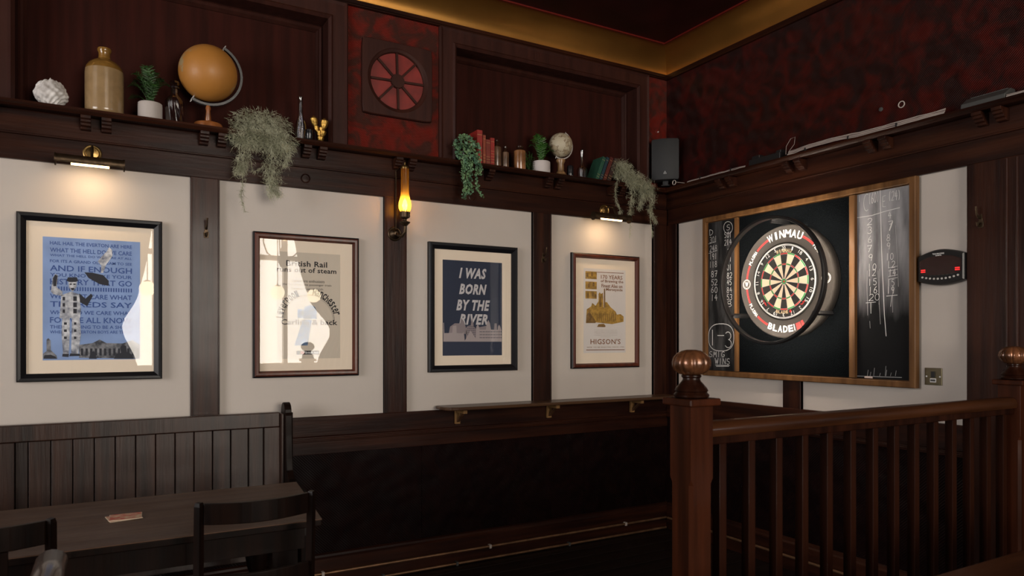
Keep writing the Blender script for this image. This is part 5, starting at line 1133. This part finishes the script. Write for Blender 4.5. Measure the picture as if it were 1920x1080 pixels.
# ================================================================== CHAIRS (backs towards the camera)
def chair(x, y, w_, label, slats, hz=.885):
    t = thing('pub_chair', label, 'chair', (x, y, 0), 'dark wooden chairs at the brown table')
    for sg in (-1, 1):
        px_ = x + sg * (w_ / 2 - .014)
        MB().tube([(px_, y + .05, 0), (px_, y + .045, .25), (px_, y + .035, .45), (px_, y + .015, .65), (px_, y, hz - .012), (px_, y - .001, hz)], [.014, .016, .017, .0155, .0145, .011], 4).build('rear_leg', 'chair', t)
        MB().tube([(px_, y + .42, 0), (px_, y + .42, .44)], [.014, .019], 8).build('front_leg', 'chair', t, smooth=True)
        MB().box(px_ - .008, px_ + .008, y + .08, y + .40, .20, .225).build('side_stretcher', 'chair', t)
    def rail(z0, z1, name, th=.018, bow=.045):
        vs = []; n_ = 12
        for i in range(n_ + 1):
            s_ = i / n_; xx = x - w_ / 2 + .026 + (w_ - .052) * s_; yy = y - bow * math.sin(PI * s_)
            vs += [(xx, yy - th / 2, z0), (xx, yy + th / 2, z0), (xx, yy + th / 2, z1), (xx, yy - th / 2, z1)]
        fs = [(j * 4 + k, j * 4 + (k + 1) % 4, (j + 1) * 4 + (k + 1) % 4, (j + 1) * 4 + k) for j in range(n_) for k in range(4)] + [(0, 1, 2, 3), tuple(range(n_ * 4, n_ * 4 + 4))]
        MB().add(vs, fs).build(name, 'chair', t, bevel=.003)
    rail(hz - .070, hz - .004, 'top_rail')
    if slats == 0: rail(.60, .655, 'lower_rail', .015, .035)
    else:
        rail(.55, .59, 'lower_rail', .015, .03)
        for k in range(slats):
            s_ = (k + 1) / (slats + 1); xx = x - w_ / 2 + w_ * s_; yy = y - .04 * math.sin(PI * s_); MB().box(xx - .015, xx + .015, yy - .006, yy + .006, .591, hz - .071).build('back_slat', 'chair', t, bevel=.002)
    MB().prism([(x - w_ / 2 + .024, y + .03), (x + w_ / 2 - .024, y + .03), (x + w_ / 2 + .01, y + .43), (x - w_ / 2 - .01, y + .43)], .442, .468).build('seat', 'chair', t, bevel=.006)
    MB().box(x - w_ / 2 + .03, x + w_ / 2 - .03, y + .405, y + .42, .28, .305).build('front_stretcher', 'chair', t)
    return t
chair(-3.172, -1.60, .372, 'dark chair with open back rail at the right end of the brown table', 0)
chair(-3.90, -1.60, .372, 'dark chair with upright back slats at the left of the brown table', 2)
# armchair close to the camera: only the end of its rounded arm shows
M['arm'] = wood('dark_glossy_arm', (.030, .016, .012), (.055, .028, .020), .22, 'y', coat=.8, bump=.05)
t = thing('armchair', 'dark glossy wooden armchair, only its rounded arm end showing bottom left', 'chair', (-3.95, -2.45, 0))
def arm(x, nm):
    P_ = [(x, -2.01, .872), (x, -2.03, .878), (x, -2.2, .878), (x - .02, -2.5, .85), (x - .02, -2.68, .84)]
    MB().tube(P_, [.020, .032, .033, .032, .028], 16, flat=.85).build(nm, 'arm', t, smooth=True)
AX = -3.702
arm(AX, 'arm'); arm(AX - .56, 'arm')
for x in (AX, AX - .56):
    MB().tube([(x, -2.12, 0), (x, -2.12, .2), (x, -2.12, .45), (x, -2.12, .835)], [.018, .026, .022, .020], 10).build('front_leg', 'arm', t, smooth=True)
    MB().tube([(x - .02, -2.64, 0), (x - .02, -2.63, .45), (x - .02, -2.66, .815)], [.018, .024, .018], 10).build('rear_leg', 'arm', t, smooth=True)
MB().box(AX - .535, AX - .03, -2.62, -2.08, .43, .46).build('seat', 'arm', t, bevel=.006)
MB().box(AX - .545, AX - .055, -2.70, -2.67, .80, .88).build('back_rail', 'arm', t, bevel=.006)

# ================================================================== BALUSTRADE
YB = -2.38
t = thing('balustrade', 'red-brown wooden balustrade with square balusters in front of the dart area', 'railing', (-1.1, YB, 0))
def newel(x, w_=.090, ztop=1.190):
    h = w_ / 2; c = .010
    def loop(z, k, inset=0):   # k = chamfer size
        q = h - inset; return [(x + a, YB + b_, z) for a, b_ in ((-q + k, -q), (q - k, -q), (q, -q + k), (q, q - k), (q - k, q), (-q + k, q), (-q, q - k), (-q, -q + k))]
    L_ = [loop(0, .0012), loop(.12, .0012), loop(.15, c), loop(.955, c), loop(.972, .0012), loop(ztop, .0012)]
    vs = sum(L_, []); m = MB().add(vs, [tuple(range(8))[::-1], tuple(range(40, 48))] + [(j * 8 + i, j * 8 + (i + 1) % 8, (j + 1) * 8 + (i + 1) % 8, (j + 1) * 8 + i) for j in range(5) for i in range(8)])
    np_ = m.build('newel_post', 'newel', t)
    MB().box(x - h - .0165, x + h + .0165, YB - h - .0165, YB + h + .0165, ztop + .0003, ztop + .022).build('newel_cap', 'newel', np_, bevel=.004)
    z0 = ztop + .0223
    MB().ring([(.046, 0), (.052, .004), (.053, .010), (.048, .015), (.046, .018), (.050, .022), (.046, .030), (.036, .042), (.029, .050), (.026, .056), (.026, .060), (.030, .064), (.030, .068), (.024, .070)], (x, YB, z0), seg=36).build('finial_base', 'bal', np_, smooth=True)
    pf = [(.020, .068), (.036, .072), (.050, .082), (.0575, .096), (.0585, .108), (.054, .122), (.044, .134), (.030, .142), (.014, .1455), (.003, .146)]
    MB().ring(pf, (x, YB, z0), seg=80, mod=lambda a, j: 1 - .085 * (1 - abs(math.cos(a * 5))) ** 3 * (1 if 0 < j < 9 else .3) + .012 * math.cos(a * 30) * math.sin(j * 2.2)).build('finial', 'finial', np_, smooth=True)
newel(-2.049); newel(-.150)
x0, x1 = -2.003, -.196
hp_ = [(-.030, 1.092), (-.034, 1.100), (-.035, 1.112), (-.030, 1.126), (-.018, 1.136), (0, 1.139), (.018, 1.136), (.030, 1.126), (.035, 1.112), (.034, 1.100), (.030, 1.092)]
MB().prismA([(YB + a, z) for a, z in hp_], x0, x1).build('handrail', 'rail', t, smooth=True)
MB().box(x0, x1, YB - .022, YB + .022, 1.066, 1.0915).build('under_rail', 'bal', t, bevel=.003)
MB().box(x0, x1, YB - .022, YB + .022, .10, .14).build('bottom_rail', 'bal', t, bevel=.003)
bx0 = None
for k in range(14):
    xb = -3.5925 + 1.6 * (1.0396 + .0805 * k) - .002
    if bx0 is None: bx0 = MB().box(xb - .0155, xb + .0155, YB - .0155, YB + .0155, .1403, 1.0657).build('baluster', 'bal', t, bevel=.002); xf = xb
    else: clone(bx0, t, (xb - xf, 0, 0))
# near table, bottom right
t = thing('round_edged_table', 'reddish brown table close to the camera, only its corner edge showing bottom right', 'table', (-1.2, -3.25, 0))
MB().box(-2.15, -.55, -3.62, -2.875, .722, .750).build('tabletop', 'rail', t, bevel=.010)
MB().box(-2.05, -.65, -3.56, -2.94, .63, .7215).build('apron', 'bal', t, bevel=.001)
for x, y in ((-2.02, -3.53), (-.68, -3.53), (-2.02, -2.97), (-.68, -2.97)): MB().box(x - .03, x + .03, y - .03, y + .03, 0, .6295).build('leg', 'bal', t, bevel=.003)

# ================================================================== CHANDELIER AND PENDANT GLOBES (behind the camera, mirrored in the picture glass)
M['tulip'] = emit('lit_tulip_glass', (1, .62, .30), 26); M['globelit'] = emit('lit_globe', (1, .84, .58), 16)
t = thing('chandelier', 'bronze chandelier with four lit tulip shades, mirrored in the railway poster glass', 'chandelier', (-1.72, -5.0, 2.3))
MB().tube([(-1.72, -5.0, ZC - .01), (-1.72, -5.0, 2.75)], .008, 8).build('stem', 'darkbrass', t, smooth=True)
MB().ring([(.05, 0), (.05, .02), (.01, .03)], (-1.72, -5.0, ZC - .0315), seg=20).build('ceiling_rose', 'darkbrass', t, smooth=True)
MB().ring([(.005, 0), (.03, .03), (.045, .08), (.02, .14), (.03, .20), (.012, .26), (.008, .5)], (-1.72, -5.0, 2.25), seg=20).build('column', 'darkbrass', t, smooth=True)
for k in range(4):
    a = k * PI / 2 + .35; c, s_ = math.cos(a), math.sin(a); X, Y = -1.72, -5.0
    MB().tube([(X, Y, 2.40), (X + .08 * c, Y + .08 * s_, 2.36), (X + .18 * c, Y + .18 * s_, 2.44), (X + .22 * c, Y + .22 * s_, 2.56), (X + .22 * c, Y + .22 * s_, 2.62)], .008, 8).build('arm', 'darkbrass', t, smooth=True)
    MB().ring([(.022, 0), (.034, .03), (.044, .07), (.056, .12), (.054, .12), (.040, .07), (.020, .01)], (X + .22 * c, Y + .22 * s_, 2.62), seg=20).build('tulip_shade', 'tulip', t, smooth=True)
for i, (x, y, z, lb) in enumerate(((-.93, -6.6, 2.02, 'lit round pendant lamp before the right of the rear window'), (-1.45, -6.6, 2.05, 'lit round pendant lamp before the middle of the rear window'), (-3.12, -6.6, 2.05, 'lit round pendant lamp before the left of the rear window'))):
    t = thing('pendant_lamp', lb, 'lamp', (x, y, z - .1))
    MB().tube([(x, y, z + .08), (x, y, ZC - .005)], .006, 8).build('rod', 'darkbrass', t, smooth=True)
    MB().ring([(.10 * math.sin(PI * (j + .02) / 12.04), -.10 * math.cos(PI * (j + .02) / 12.04)) for j in range(13)], (x, y, z), seg=24).build('glass_globe', 'globelit', t, smooth=True)
    MB().ring([(.03, 0), (.045, .012), (.012, .03)], (x, y, z + .085), seg=16).build('collar', 'darkbrass', t, smooth=True)
